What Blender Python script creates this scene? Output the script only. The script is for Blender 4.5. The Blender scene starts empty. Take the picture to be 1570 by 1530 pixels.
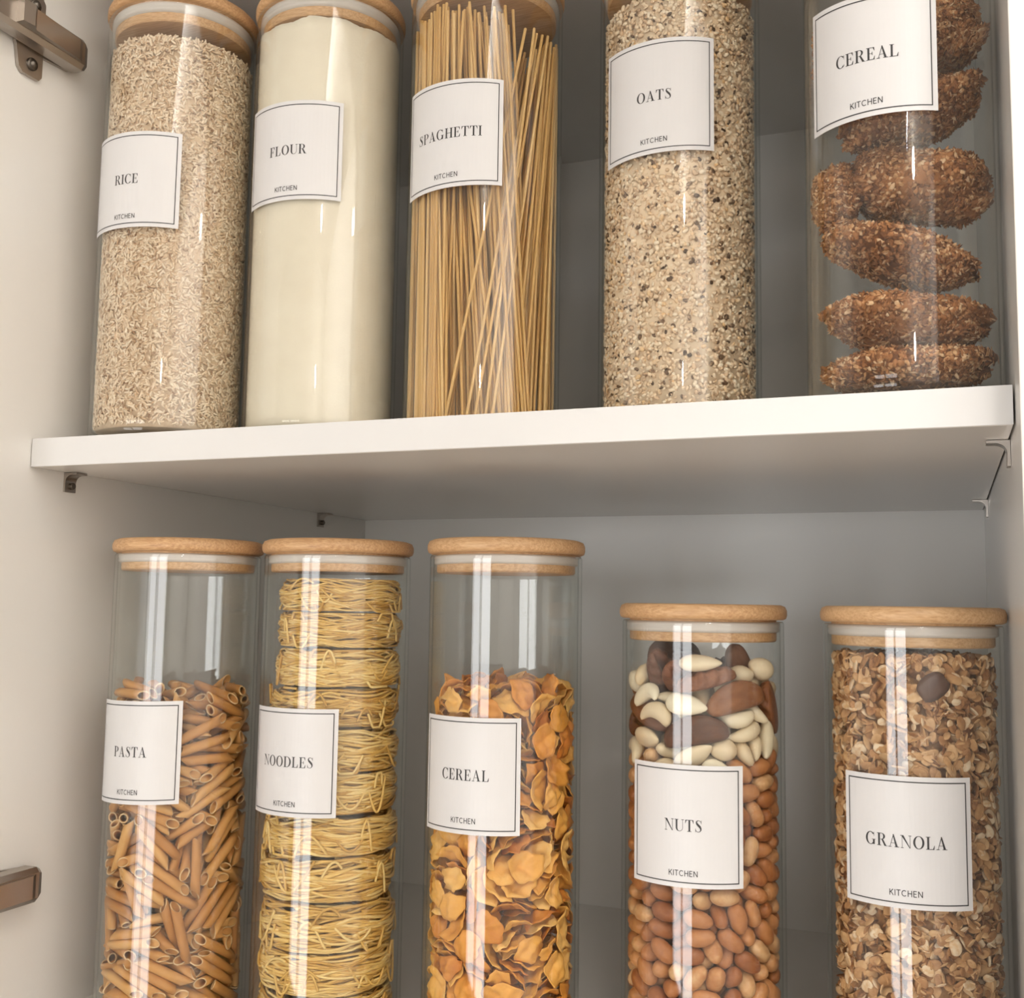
import bpy, math, random
import numpy as np
from mathutils import Vector, Matrix, Quaternion
from mathutils.bvhtree import BVHTree

# ---------------------------------------------------------------- camera, light, exposure
sc = bpy.context.scene
COL = sc.collection
F_PX = 1672.7
CAM = (0.534996, -0.522386, -0.082917)
PITCH, YAW, ROLL = 0.0981453, -0.3782002, -0.0151037
def cam_axes():
    a, b, c = PITCH, YAW, ROLL
    fwd = np.array([math.sin(b) * math.cos(a), math.cos(b) * math.cos(a), math.sin(a)])
    right = np.array([math.cos(b), -math.sin(b), 0.0])
    down = np.cross(fwd, right)
    return math.cos(c) * right + math.sin(c) * down, -math.sin(c) * right + math.cos(c) * down, fwd
C_RIGHT, C_DOWN, C_FWD = cam_axes()
cd = bpy.data.cameras.new('camera')
cam = bpy.data.objects.new('camera', cd); COL.objects.link(cam)
cd.sensor_fit = 'HORIZONTAL'; cd.sensor_width = 36.0; cd.lens = 36.0 * F_PX / 1570.0
cd.clip_start = 0.01
m = Matrix((( C_RIGHT[0], -C_DOWN[0], -C_FWD[0], CAM[0]), (C_RIGHT[1], -C_DOWN[1], -C_FWD[1], CAM[1]),
            (C_RIGHT[2], -C_DOWN[2], -C_FWD[2], CAM[2]), (0, 0, 0, 1)))
cam.matrix_world = m
sc.camera = cam

w = bpy.data.worlds.new('World'); sc.world = w; w.use_nodes = True
w.node_tree.nodes['Background'].inputs[0].default_value = (0.80, 0.90, 1.0, 1)
w.node_tree.nodes['Background'].inputs[1].default_value = 1.0
sc.view_settings.view_transform = 'Standard'; sc.view_settings.look = 'None'
sc.view_settings.gamma = 1.0; sc.view_settings.use_curve_mapping = False
sc.view_settings.exposure = 0.04
sc.cycles.transparent_max_bounces = 32
sc.cycles.max_bounces = 10; sc.cycles.diffuse_bounces = 5; sc.cycles.glossy_bounces = 4

def lamp(name, kind, loc, power, color, **kw):
    d = bpy.data.lights.new(name, kind); d.energy = power; d.color = color
    for k, v in kw.items(): setattr(d, k, v)
    o = bpy.data.objects.new(name, d); COL.objects.link(o); o.location = loc
    return o
# the room behind the photographer: floor -1.55, ceiling 1.0, glazed balcony door in the far wall, plus an added fill light aimed at the right wall
ROOM = (-1.9, 2.0, -2.5, 0.47, -1.55, 1.0)
WIN = (-1.15, 0.30, -1.27, 0.15)          # balcony door: x0, x1, z0, z1
o = lamp('daylight_through_door', 'AREA', ((WIN[0] + WIN[1]) / 2, ROOM[2] - 0.06, (WIN[2] + WIN[3]) / 2), 30.5, (1.0, 0.985, 0.97),
         shape='RECTANGLE', size=WIN[1] - WIN[0], size_y=WIN[3] - WIN[2])
o.rotation_euler = (math.radians(90), 0, 0)
o = lamp('added_wall_fill', 'AREA', (0.85, -1.0, 0.93), 52.0, (1.0, 0.98, 0.955), shape='RECTANGLE', size=1.6, size_y=0.12)  # added fill: bounces off the right wall to brighten the cabinet's left panel
o.rotation_euler = (Vector((2.0, -0.95, 0.30)) - o.location).to_track_quat('-Z', 'Y').to_euler()
lamp('ceiling_spot', 'POINT', (1.14, -1.92, 0.93), 5.5, (1.0, 0.90, 0.78), shadow_soft_size=0.035)
lamp('wall_lamp', 'POINT', (1.80, -0.36, 0.74), 1.2, (1.0, 0.90, 0.78), shadow_soft_size=0.03)
lamp('pendant_bulb', 'POINT', (1.0, -1.75, 0.46), 2.5, (1.0, 0.88, 0.74), shadow_soft_size=0.028)

# ---------------------------------------------------------------- small helpers
def link_mesh(name, vf, mats, parent=None, loc=(0, 0, 0), smooth=False, mat_idx=None):
    vs, fs = vf
    me = bpy.data.meshes.new(name)
    me.from_pydata([tuple(v) for v in vs], [], [tuple(f) for f in fs])
    for mt in (mats if isinstance(mats, (list, tuple)) else [mats]): me.materials.append(mt)
    if smooth: me.polygons.foreach_set('use_smooth', [True] * len(me.polygons))
    if mat_idx is not None: me.polygons.foreach_set('material_index', mat_idx)
    me.update()
    o = bpy.data.objects.new(name, me); COL.objects.link(o); o.location = loc
    if parent is not None: o.parent = parent
    return o
def big_mesh(name, V, faces_list, mats, parent=None, loc=(0, 0, 0), smooth=True):
    """V (n,3); faces_list: list of (m,k) index arrays of one polygon size each"""
    me = bpy.data.meshes.new(name)
    nl = sum(f.size for f in faces_list); nf = sum(len(f) for f in faces_list)
    me.vertices.add(len(V)); me.vertices.foreach_set('co', np.asarray(V, np.float32).ravel())
    me.loops.add(nl); me.polygons.add(nf)
    me.loops.foreach_set('vertex_index', np.concatenate([f.ravel() for f in faces_list]).astype(np.int32))
    tot = np.concatenate([np.full(len(f), f.shape[1], np.int32) for f in faces_list])
    st = np.concatenate([[0], np.cumsum(tot)[:-1]]).astype(np.int32)
    me.polygons.foreach_set('loop_start', st)
    me.polygons.foreach_set('use_smooth', np.full(nf, smooth))
    for mt in (mats if isinstance(mats, (list, tuple)) else [mats]): me.materials.append(mt)
    me.update(calc_edges=True); me.validate()
    o = bpy.data.objects.new(name, me); COL.objects.link(o); o.location = loc
    if parent is not None: o.parent = parent
    return o
def split_faces(fs):
    t = np.array([f for f in fs if len(f) == 3], np.int64).reshape(-1, 3)
    q = np.array([f for f in fs if len(f) == 4], np.int64).reshape(-1, 4)
    return t, q
def scatter_mesh(name, shapes, which, P, Q, scl, mats, parent=None, loc=(0, 0, 0), smooth=True, extra=None):
    """one mesh of many small pieces: shapes[which[i]] turned by matrix Q[i], scaled, moved to P[i]"""
    Vs, T3, T4, off = [], [], [], 0
    for k, (vs, fs) in enumerate(shapes):
        idx = np.where(which == k)[0]
        if not len(idx): continue
        v = np.asarray(vs); t, q = split_faces(fs)
        vv = np.einsum('nij,nvj->nvi', Q[idx], v[None] * scl[idx][:, None, :]) + P[idx][:, None, :]
        base = off + np.arange(len(idx)) * len(v)
        Vs.append(vv.reshape(-1, 3)); off += len(idx) * len(v)
        if len(t): T3.append((t[None] + base[:, None, None]).reshape(-1, 3))
        if len(q): T4.append((q[None] + base[:, None, None]).reshape(-1, 4))
    if extra is not None:
        v, fs = extra; t, q = split_faces(fs)
        Vs.append(np.asarray(v, float))
        if len(t): T3.append(t + off)
        if len(q): T4.append(q + off)
    fl = [np.concatenate(x) for x in (T3, T4) if x]
    return big_mesh(name, np.concatenate(Vs), fl, mats, parent, loc, smooth)
def tag(o, label=None, cat=None, group=None, kind=None):
    if label: o['label'] = label
    if cat: o['category'] = cat
    if group: o['group'] = group
    if kind: o['kind'] = kind
    return o
def empty(name, loc):
    o = bpy.data.objects.new(name, None); COL.objects.link(o); o.location = loc
    o.empty_display_size = 0.02
    return o
def box_vf(x0, x1, y0, y1, z0, z1, bev=0.0):
    if bev <= 0:
        vs = [(x, y, z) for z in (z0, z1) for y in (y0, y1) for x in (x0, x1)]
        return vs, [(0, 2, 3, 1), (4, 5, 7, 6), (0, 1, 5, 4), (2, 6, 7, 3), (0, 4, 6, 2), (1, 3, 7, 5)]
    import bmesh
    bm = bmesh.new(); bmesh.ops.create_cube(bm, size=1)
    for v in bm.verts:
        v.co = ((x0 + x1) / 2 + v.co.x * (x1 - x0), (y0 + y1) / 2 + v.co.y * (y1 - y0), (z0 + z1) / 2 + v.co.z * (z1 - z0))
    bmesh.ops.bevel(bm, geom=bm.edges[:], offset=bev, segments=2, affect='EDGES', profile=0.5)
    bm.verts.index_update()
    r = [tuple(v.co) for v in bm.verts], [tuple(v.index for v in f.verts) for f in bm.faces]
    bm.free(); return r
def join_vf(*parts):
    V, F = [], []
    for vs, fs in parts:
        n = len(V); V += [tuple(v) for v in vs]; F += [tuple(i + n for i in f) for f in fs]
    return V, F
def lathe_vf(prof, n=96, closed=False):
    """prof: list of (r, z); axis ends with r == 0 collapse to one vertex"""
    vs, fs, rings = [], [], []
    for r, z in prof:
        if r < 1e-9: rings.append([len(vs)]); vs.append((0, 0, z))
        else:
            rings.append(list(range(len(vs), len(vs) + n)))
            vs += [(r * math.cos(2 * math.pi * j / n), r * math.sin(2 * math.pi * j / n), z) for j in range(n)]
    seq = list(zip(rings[:-1], rings[1:]))
    if closed: seq.append((rings[-1], rings[0]))
    for a, b in seq:
        for j in range(n):
            j2 = (j + 1) % n
            if len(a) == 1 and len(b) == 1: continue
            if len(a) == 1: fs.append((a[0], b[j2], b[j]))
            elif len(b) == 1: fs.append((a[j], a[j2], b[0]))
            else: fs.append((a[j], a[j2], b[j2], b[j]))
    return vs, fs
def prism_vf(poly, z0, z1, axis='z'):
    """extrude a 2D polygon; axis names the direction of extrusion, the polygon lies in the other two (in order)"""
    n = len(poly)
    def P(a, b, c): return {'z': (a, b, c), 'y': (a, c, b), 'x': (c, a, b)}[axis]
    vs = [P(a, b, z0) for a, b in poly] + [P(a, b, z1) for a, b in poly]
    fs = [tuple(reversed(range(n))), tuple(range(n, 2 * n))] + [(i, (i + 1) % n, n + (i + 1) % n, n + i) for i in range(n)]
    return vs, fs

# ---------------------------------------------------------------- materials
def mat(name):
    mt = bpy.data.materials.new(name); mt.use_nodes = True
    nt = mt.node_tree
    return mt, nt, nt.nodes['Principled BSDF']
def N(nt, kind, **kw):
    n = nt.nodes.new(kind)
    for k, v in kw.items(): setattr(n, k, v)
    return n
def ramp(nt, stops, fac):
    r = N(nt, 'ShaderNodeValToRGB'); e = r.color_ramp.elements
    while len(e) < len(stops): e.new(0.5)
    for el, (p, c) in zip(e, stops): el.position = p; el.color = (*c, 1)
    nt.links.new(fac, r.inputs[0]); return r.outputs[0]
def noise(nt, scale, detail=3.0, vec_scale=None, obj=True, rough=0.55):
    tc = N(nt, 'ShaderNodeTexCoord'); src = tc.outputs['Object']
    if vec_scale:
        mp = N(nt, 'ShaderNodeMapping'); mp.inputs['Scale'].default_value = vec_scale
        nt.links.new(src, mp.inputs[0]); src = mp.outputs[0]
    n = N(nt, 'ShaderNodeTexNoise'); n.inputs['Scale'].default_value = scale; n.inputs['Detail'].default_value = detail
    n.inputs['Roughness'].default_value = rough
    nt.links.new(src, n.inputs['Vector']); return n.outputs['Fac']
def bump(nt, b, h, strength, dist):
    bp = N(nt, 'ShaderNodeBump'); bp.inputs['Strength'].default_value = strength; bp.inputs['Distance'].default_value = dist
    nt.links.new(h, bp.inputs['Height']); nt.links.new(bp.outputs[0], b.inputs['Normal'])
def plain(name, col, rough=0.5, metal=0.0, spec=0.5, bump_s=None):
    mt, nt, b = mat(name)
    b.inputs['Base Color'].default_value = (*col, 1); b.inputs['Roughness'].default_value = rough
    b.inputs['Metallic'].default_value = metal; b.inputs['Specular IOR Level'].default_value = spec
    if bump_s: bump(nt, b, noise(nt, bump_s[0]), bump_s[1], bump_s[2])
    return mt
def pieces(name, stops, rough=0.5, spec=0.3, nscale=300.0, nmix=0.35, nvec=None, bmp=None, trans=0.0):
    """colour varies from piece to piece (object and island) and a little inside each piece"""
    mt, nt, b = mat(name)
    oi = N(nt, 'ShaderNodeObjectInfo'); ge = N(nt, 'ShaderNodeNewGeometry')
    ad = N(nt, 'ShaderNodeMath', operation='ADD'); nt.links.new(oi.outputs['Random'], ad.inputs[0]); nt.links.new(ge.outputs['Random Per Island'], ad.inputs[1])
    fr = N(nt, 'ShaderNodeMath', operation='FRACT'); nt.links.new(ad.outputs[0], fr.inputs[0])
    nz = noise(nt, nscale, 3.0, nvec)
    sb = N(nt, 'ShaderNodeMath', operation='MULTIPLY_ADD'); nt.links.new(nz, sb.inputs[0]); sb.inputs[1].default_value = 2 * nmix; sb.inputs[2].default_value = -nmix
    ad2 = N(nt, 'ShaderNodeMath', operation='ADD', use_clamp=True); nt.links.new(fr.outputs[0], ad2.inputs[0]); nt.links.new(sb.outputs[0], ad2.inputs[1])
    nt.links.new(ramp(nt, stops, ad2.outputs[0]), b.inputs['Base Color'])
    b.inputs['Roughness'].default_value = rough; b.inputs['Specular IOR Level'].default_value = spec
    if bmp: bump(nt, b, noise(nt, bmp[0], 4.0, nvec), bmp[1], bmp[2])
    return mt

def glass_material():
    """thin clear glass: lets light straight through, mirrors more at grazing angles"""
    mt = bpy.data.materials.new('clear_glass'); mt.use_nodes = True; nt = mt.node_tree
    nt.nodes.remove(nt.nodes['Principled BSDF'])
    out = nt.nodes['Material Output']
    lw = N(nt, 'ShaderNodeLayerWeight'); lw.inputs['Blend'].default_value = 0.5
    p5 = N(nt, 'ShaderNodeMath', operation='POWER'); nt.links.new(lw.outputs['Facing'], p5.inputs[0]); p5.inputs[1].default_value = 5.0
    fr = N(nt, 'ShaderNodeMath', operation='MULTIPLY_ADD'); nt.links.new(p5.outputs[0], fr.inputs[0]); fr.inputs[1].default_value = 0.80; fr.inputs[2].default_value = 0.046
    tr = N(nt, 'ShaderNodeBsdfTransparent'); gl = N(nt, 'ShaderNodeBsdfGlossy')
    tint = ramp(nt, [(0.0, (0.985, 0.99, 0.985)), (0.80, (0.97, 0.98, 0.97)), (1.0, (0.62, 0.66, 0.62))], lw.outputs['Facing'])
    nt.links.new(tint, tr.inputs[0])
    gl.inputs['Roughness'].default_value = 0.02; gl.inputs[0].default_value = (1, 1, 1, 1)
    mx = N(nt, 'ShaderNodeMixShader'); nt.links.new(fr.outputs[0], mx.inputs[0]); nt.links.new(tr.outputs[0], mx.inputs[1]); nt.links.new(gl.outputs[0], mx.inputs[2])
    nt.links.new(mx.outputs[0], out.inputs[0])
    return mt
GLASS = glass_material()
LAMINATE = plain('white_laminate', (0.80, 0.785, 0.755), 0.24, spec=0.5, bump_s=(260.0, 0.02, 0.0004))
EDGE = plain('white_edge_band', (0.74, 0.735, 0.73), 0.38)
WALLP = plain('warm_white_paint', (0.66, 0.645, 0.62), 0.8)
STEEL = plain('nickel_steel', (0.46, 0.42, 0.38), 0.30, metal=1.0, bump_s=(900.0, 0.08, 0.0004))
DARKSTEEL = plain('dark_steel', (0.16, 0.14, 0.12), 0.4, metal=1.0)
SEAL = plain('silicone_seal', (0.62, 0.57, 0.53), 0.45)
PAPER = plain('label_paper', (0.70, 0.69, 0.69), 0.42, bump_s=(500.0, 0.03, 0.0003))
INK = plain('black_ink', (0.035, 0.033, 0.034), 0.5)
def wood_material():
    mt, nt, b = mat('bamboo')
    oi = N(nt, 'ShaderNodeObjectInfo')
    a = noise(nt, 60.0, 4.0, (1.0, 14.0, 14.0)); c = noise(nt, 420.0, 3.0, (0.5, 6.0, 6.0))
    mx = N(nt, 'ShaderNodeMath', operation='MULTIPLY_ADD'); nt.links.new(c, mx.inputs[0]); mx.inputs[1].default_value = 0.45; nt.links.new(a, mx.inputs[2])
    sb = N(nt, 'ShaderNodeMath', operation='MULTIPLY_ADD'); nt.links.new(oi.outputs['Random'], sb.inputs[0]); sb.inputs[1].default_value = 0.14; nt.links.new(mx.outputs[0], sb.inputs[2])
    nt.links.new(ramp(nt, [(0.42, (0.40, 0.205, 0.088)), (0.72, (0.57, 0.335, 0.165)), (1.0, (0.70, 0.46, 0.25))], sb.outputs[0]), b.inputs['Base Color'])
    b.inputs['Roughness'].default_value = 0.45
    return mt
WOOD = wood_material()
# ---- shapes of the food pieces (numpy verts, faces) -------------------------------------
def fib_ellipsoid(nu, nv, fn):
    """closed lat-long surface; fn(theta 0..pi along x, phi) -> xyz"""
    vs = [fn(0.0, 0.0)]
    for i in range(1, nu):
        for j in range(nv):
            vs.append(fn(math.pi * i / nu, 2 * math.pi * j / nv))
    vs.append(fn(math.pi, 0.0))
    fs = []
    for j in range(nv):
        fs.append((0, 1 + (j + 1) % nv, 1 + j))
    for i in range(nu - 2):
        a = 1 + i * nv
        for j in range(nv):
            fs.append((a + j, a + (j + 1) % nv, a + nv + (j + 1) % nv, a + nv + j))
    a = 1 + (nu - 2) * nv
    for j in range(nv):
        fs.append((a + j, a + (j + 1) % nv, len(vs) - 1))
    return vs, fs

def penne_shape(L=0.031, r=0.0030, n=18):
    """ridged tube along x with both ends cut like a quill"""
    vs, fs = [], []
    ri = r * 0.72
    for rad, ridge in ((r, 1), (ri, 0)):
        for k in range(5):
            t = -1 + 2 * k / 4
            for j in range(n):
                a = 2 * math.pi * j / n
                rr = rad * (1 + (0.045 if j % 2 else -0.02) * ridge)
                x = t * L / 2 + 1.05 * r * math.sin(a)
                vs.append((x, rr * math.cos(a), rr * math.sin(a)))
    N = 5 * n
    for k in range(4):
        for j in range(n):
            j2 = (j + 1) % n
            fs.append((k * n + j, k * n + j2, (k + 1) * n + j2, (k + 1) * n + j))
            fs.append((N + k * n + j2, N + k * n + j, N + (k + 1) * n + j, N + (k + 1) * n + j2))
    for j in range(n):
        j2 = (j + 1) % n
        fs.append((j2, j, N + j, N + j2))
        fs.append((4 * n + j, 4 * n + j2, N + 4 * n + j2, N + 4 * n + j))
    return vs, fs, [0] * (8 * n) + [1] * (2 * n)

def flake_shape(seed, R=0.0098, T=0.0008):
    rng = random.Random(seed)
    ph = [rng.uniform(0, 6.28) for _ in range(8)]
    amp = [rng.uniform(0.02, 0.08) for _ in range(4)]
    asp = rng.uniform(0.62, 0.9)
    cv = rng.uniform(0.22, 0.55); cv2 = rng.uniform(-0.25, 0.3)
    nr, na = 6, 22
    def h(u, v):
        q = cv * u * u + cv2 * v * v + 0.10 * math.sin(4.1 * u + ph[4]) * math.cos(3.7 * v + ph[5]) + 0.10 * math.sin(6 * u + ph[6]) * math.sin(8 * v + ph[7])
        return q
    vs, fs = [], []
    for s in (1, -1):
        vs.append((0, 0, R * h(0, 0) + s * T / 2))
        for i in range(1, nr + 1):
            for j in range(na):
                a = 2 * math.pi * j / na
                rr = i / nr * (1 + amp[0] * math.sin(2 * a + ph[0]) + amp[1] * math.sin(3 * a + ph[1]) + amp[2] * math.sin(5 * a + ph[2]) + 0.045 * math.sin(8 * a + ph[3]) + 0.03 * math.sin(11 * a + ph[1]))
                u, v = rr * math.cos(a), asp * rr * math.sin(a)
                th = T / 2 * (1 if i < nr else 0.35)
                vs.append((R * u, R * v, R * h(u, v) + s * th))
    N = 1 + nr * na
    for s, o in ((0, 0), (1, N)):
        for j in range(na):
            j2 = (j + 1) % na
            f = [(o, o + 1 + j, o + 1 + j2)]
            for i in range(nr - 1):
                b = o + 1 + i * na
                f.append((b + j, b + na + j, b + na + j2, b + j2))
            fs += f if s == 0 else [tuple(reversed(q)) for q in f]
    b = 1 + (nr - 1) * na
    for j in range(na):
        j2 = (j + 1) % na
        fs.append((b + j, N + b + j, N + b + j2, b + j2))
    return vs, fs

def peanut_shape(seed, L=0.0165, W=0.0107):
    rng = random.Random(seed)
    tip = rng.uniform(0.04, 0.14); wa = rng.uniform(0.0, 0.06); flat = rng.uniform(0.86, 1.0)
    p0 = rng.uniform(0, 6)
    def fn(t, p):
        c = math.cos(t); s = math.sin(t) ** 0.9
        k = 1 - tip * c - wa * math.exp(-(c * 3) ** 2)
        b = 1 + 0.035 * math.sin(3 * p + p0 + 3 * c) + 0.02 * math.sin(5 * p + 7 * c)
        return (L / 2 * c, W / 2 * s * k * b * math.cos(p), W / 2 * s * k * b * flat * math.sin(p))
    return fib_ellipsoid(9, 12, fn)

def almond_shape(L=0.024, W=0.0125, T=0.0085):
    """blanched almond: pointed teardrop"""
    def fn(t, p):
        c = math.cos(t); s = math.sin(t)
        k = (1 - 0.34 * c) * (1 if c < 0.5 else 1 - 0.25 * (c - 0.5))
        return (L / 2 * c, W / 2 * s * k * math.cos(p), T / 2 * s * k * math.sin(p) * (1 + 0.03 * math.cos(9 * p)))
    return fib_ellipsoid(12, 16, fn)

def hazelnut_shape(D=0.0125):
    def fn(t, p):
        c = math.cos(t); s = math.sin(t)
        k = 1 + 0.05 * math.sin(3 * p)
        return (D * 0.56 * c + 0.0012 * max(0, c) ** 4, D / 2 * s * k * math.cos(p), D / 2 * s * k * math.sin(p))
    return fib_ellipsoid(10, 14, fn)

def cashew_shape(R=0.0088, r=0.0052):
    """kidney-bent nut"""
    def fn(t, p):
        u = t / math.pi
        a = (u - 0.5) * 2.9
        s = math.sin(t) ** 0.55
        w = r * s * (1.12 - 0.35 * u)
        cx, cy = R * math.sin(a) * 1.05, R * (math.cos(a) - 0.55)
        nx, ny = math.sin(a), math.cos(a)
        return (cx + nx * w * math.cos(p), cy + ny * w * math.cos(p), w * 0.86 * math.sin(p))
    return fib_ellipsoid(18, 14, fn)

def pecan_shape(L=0.034, W=0.0175, T=0.0095):
    """half pecan: long lobes with grooves"""
    def fn(t, p):
        c = math.cos(t); s = math.sin(t) ** 0.8
        lob = 1 - 0.30 * math.exp(-((math.sin(p) - 1) / 0.10) ** 2) * 1 - 0.22 * abs(math.sin(3.0 * p)) * (math.sin(p) > 0)
        wr = 1 + 0.10 * math.sin(15 * c + 2 * math.sin(2 * p)) * (math.sin(p) > 0)
        z = math.sin(p)
        z = z if z > 0 else 0.28 * z
        return (L / 2 * c, W / 2 * s * math.cos(p) * wr, T * s * z * lob * wr - T * 0.25)
    return fib_ellipsoid(30, 36, fn)

def brazil_shape(L=0.036, W=0.0155):
    """three-sided long nut"""
    def fn(t, p):
        c = math.cos(t); s = math.sin(t) ** 0.75
        k = 1 + 0.17 * math.cos(3 * p)
        return (L / 2 * c, W / 2 * s * k * math.cos(p), W / 2 * s * k * math.sin(p) + 0.0035 * (c * c - 0.4))
    return fib_ellipsoid(16, 18, fn)

# ---------------------------------------------------------------- the room (setting)
def structure(name, vf, mt, parent=None):
    o = link_mesh(name, vf, mt, parent)
    if parent is None: o['kind'] = 'structure'
    return o
rx0, rx1, ry0, ry1, rz0, rz1 = ROOM
FLOORM = plain('oak_floor', (0.42, 0.32, 0.23), 0.5, bump_s=(30.0, 0.1, 0.002))
CEILM = plain('ceiling_paint', (0.80, 0.78, 0.74), 0.9)
structure('floor', box_vf(rx0, rx1, ry0, ry1, rz0 - 0.1, rz0), FLOORM)
structure('ceiling', box_vf(rx0, rx1, ry0, ry1, rz1, rz1 + 0.1), CEILM)
structure('wall_back', box_vf(rx0, rx1, ry1, ry1 + 0.1, rz0, rz1), WALLP)
structure('wall_left', box_vf(rx0 - 0.1, rx0, ry0, ry1, rz0, rz1), WALLP)
structure('wall_right', box_vf(rx1, rx1 + 0.1, ry0, ry1, rz0, rz1), WALLP)
structure('wall_front', join_vf(box_vf(rx0, WIN[0], ry0 - 0.1, ry0, rz0, rz1), box_vf(WIN[1], rx1, ry0 - 0.1, ry0, rz0, rz1),
                                box_vf(WIN[0], WIN[1], ry0 - 0.1, ry0, WIN[3], rz1), box_vf(WIN[0], WIN[1], ry0 - 0.1, ry0, rz0, WIN[2])), WALLP)
FRAMEM = plain('door_frame_paint', (0.30, 0.29, 0.28), 0.5)
xm = (WIN[0] + WIN[1]) / 2
structure('window_1', join_vf(box_vf(WIN[0], WIN[0] + 0.05, ry0 - 0.04, ry0 + 0.01, WIN[2], WIN[3]), box_vf(WIN[1] - 0.05, WIN[1], ry0 - 0.04, ry0 + 0.01, WIN[2], WIN[3]),
                              box_vf(xm - 0.045, xm + 0.045, ry0 - 0.04, ry0 + 0.01, WIN[2], WIN[3]), box_vf(WIN[0], WIN[1], ry0 - 0.04, ry0 + 0.01, WIN[3] - 0.05, WIN[3]),
                              box_vf(WIN[0], WIN[1], ry0 - 0.04, ry0 + 0.01, WIN[2], WIN[2] + 0.06)), FRAMEM)


# ---------------------------------------------------------------- the wall cabinet
W, D, T = 0.5652, 0.430, 0.018
WR = 0.5655                      # inner face of the right side panel
ZTOP, ZLOW = 0.339, -0.3445      # underside of the top board, top of the bottom board
YF = -0.030                      # front edges of the side panels
cab = tag(empty('kitchen_wall_cabinet', (0, 0, 0)), 'white open kitchen wall cabinet with one shelf, filled with two rows of jars', 'cabinet')
link_mesh('side_panel', box_vf(-T, 0, -0.052, D + 0.02, ZLOW - T, ZTOP + T, 0.0006), LAMINATE, cab)
link_mesh('side_panel', box_vf(WR, WR + T, YF, D + 0.02, ZLOW - T, ZTOP + T, 0.0006), LAMINATE, cab)
link_mesh('back_panel', box_vf(0.0, WR, D, D + 0.012, ZLOW, ZTOP), LAMINATE, cab)
link_mesh('top_panel', box_vf(0.0, WR, YF, D + 0.012, ZTOP, ZTOP + T, 0.0005), LAMINATE, cab)
link_mesh('bottom_panel', box_vf(0.0, WR, YF, D + 0.012, ZLOW - T, ZLOW, 0.0005), LAMINATE, cab)
sh = link_mesh('shelf', box_vf(0.0008, W - 0.0006, 0.0008, D - 0.001, 0.0, 0.0182, 0.0005), LAMINATE, cab)
link_mesh('edge_band', box_vf(0.0008, W - 0.0006, 0.0, 0.0008, 0.0002, 0.0180, 0.0002), EDGE, sh)

def shelf_support(x, y, s):
    """little metal bracket: plate under the shelf, plate on the side panel, rounded gusset, pin into the panel"""
    L = 0.0105; t = 0.0013; H = 0.0125
    prof = [(0, 0), (L, 0), (L, -t)]
    for k in range(7):
        a = math.radians(90 * k / 6)
        prof.append((t + 0.0052 - 0.0052 * math.sin(a), -t - 0.0052 + 0.0052 * math.cos(a)))
    prof += [(t + 0.0002, -H), (0, -H)]
    prof = [(x + s * a, b - 0.0003) for a, b in prof]
    if s > 0: prof = prof[::-1]
    vf = prism_vf(prof, y - 0.0048, y + 0.0048, 'y')
    pin = lathe_vf([(0, 0), (0.0022, 0), (0.0022, 0.0028), (0.0018, 0.0032), (0, 0.0032)], 16)
    pin = ([(x + s * (t + c - 0.0002), y + a, -0.0088 + b) for a, b, c in pin[0]], pin[1])
    o = link_mesh('shelf_support', vf, STEEL, cab)
    if s > 0: link_mesh('pin', pin, DARKSTEEL, o)
shelf_support(0.0002, 0.0335, 1); shelf_support(0.0002, 0.345, 1)
shelf_support(WR - 0.0002, 0.0480, -1); shelf_support(WR - 0.0002, 0.345, -1)

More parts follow.
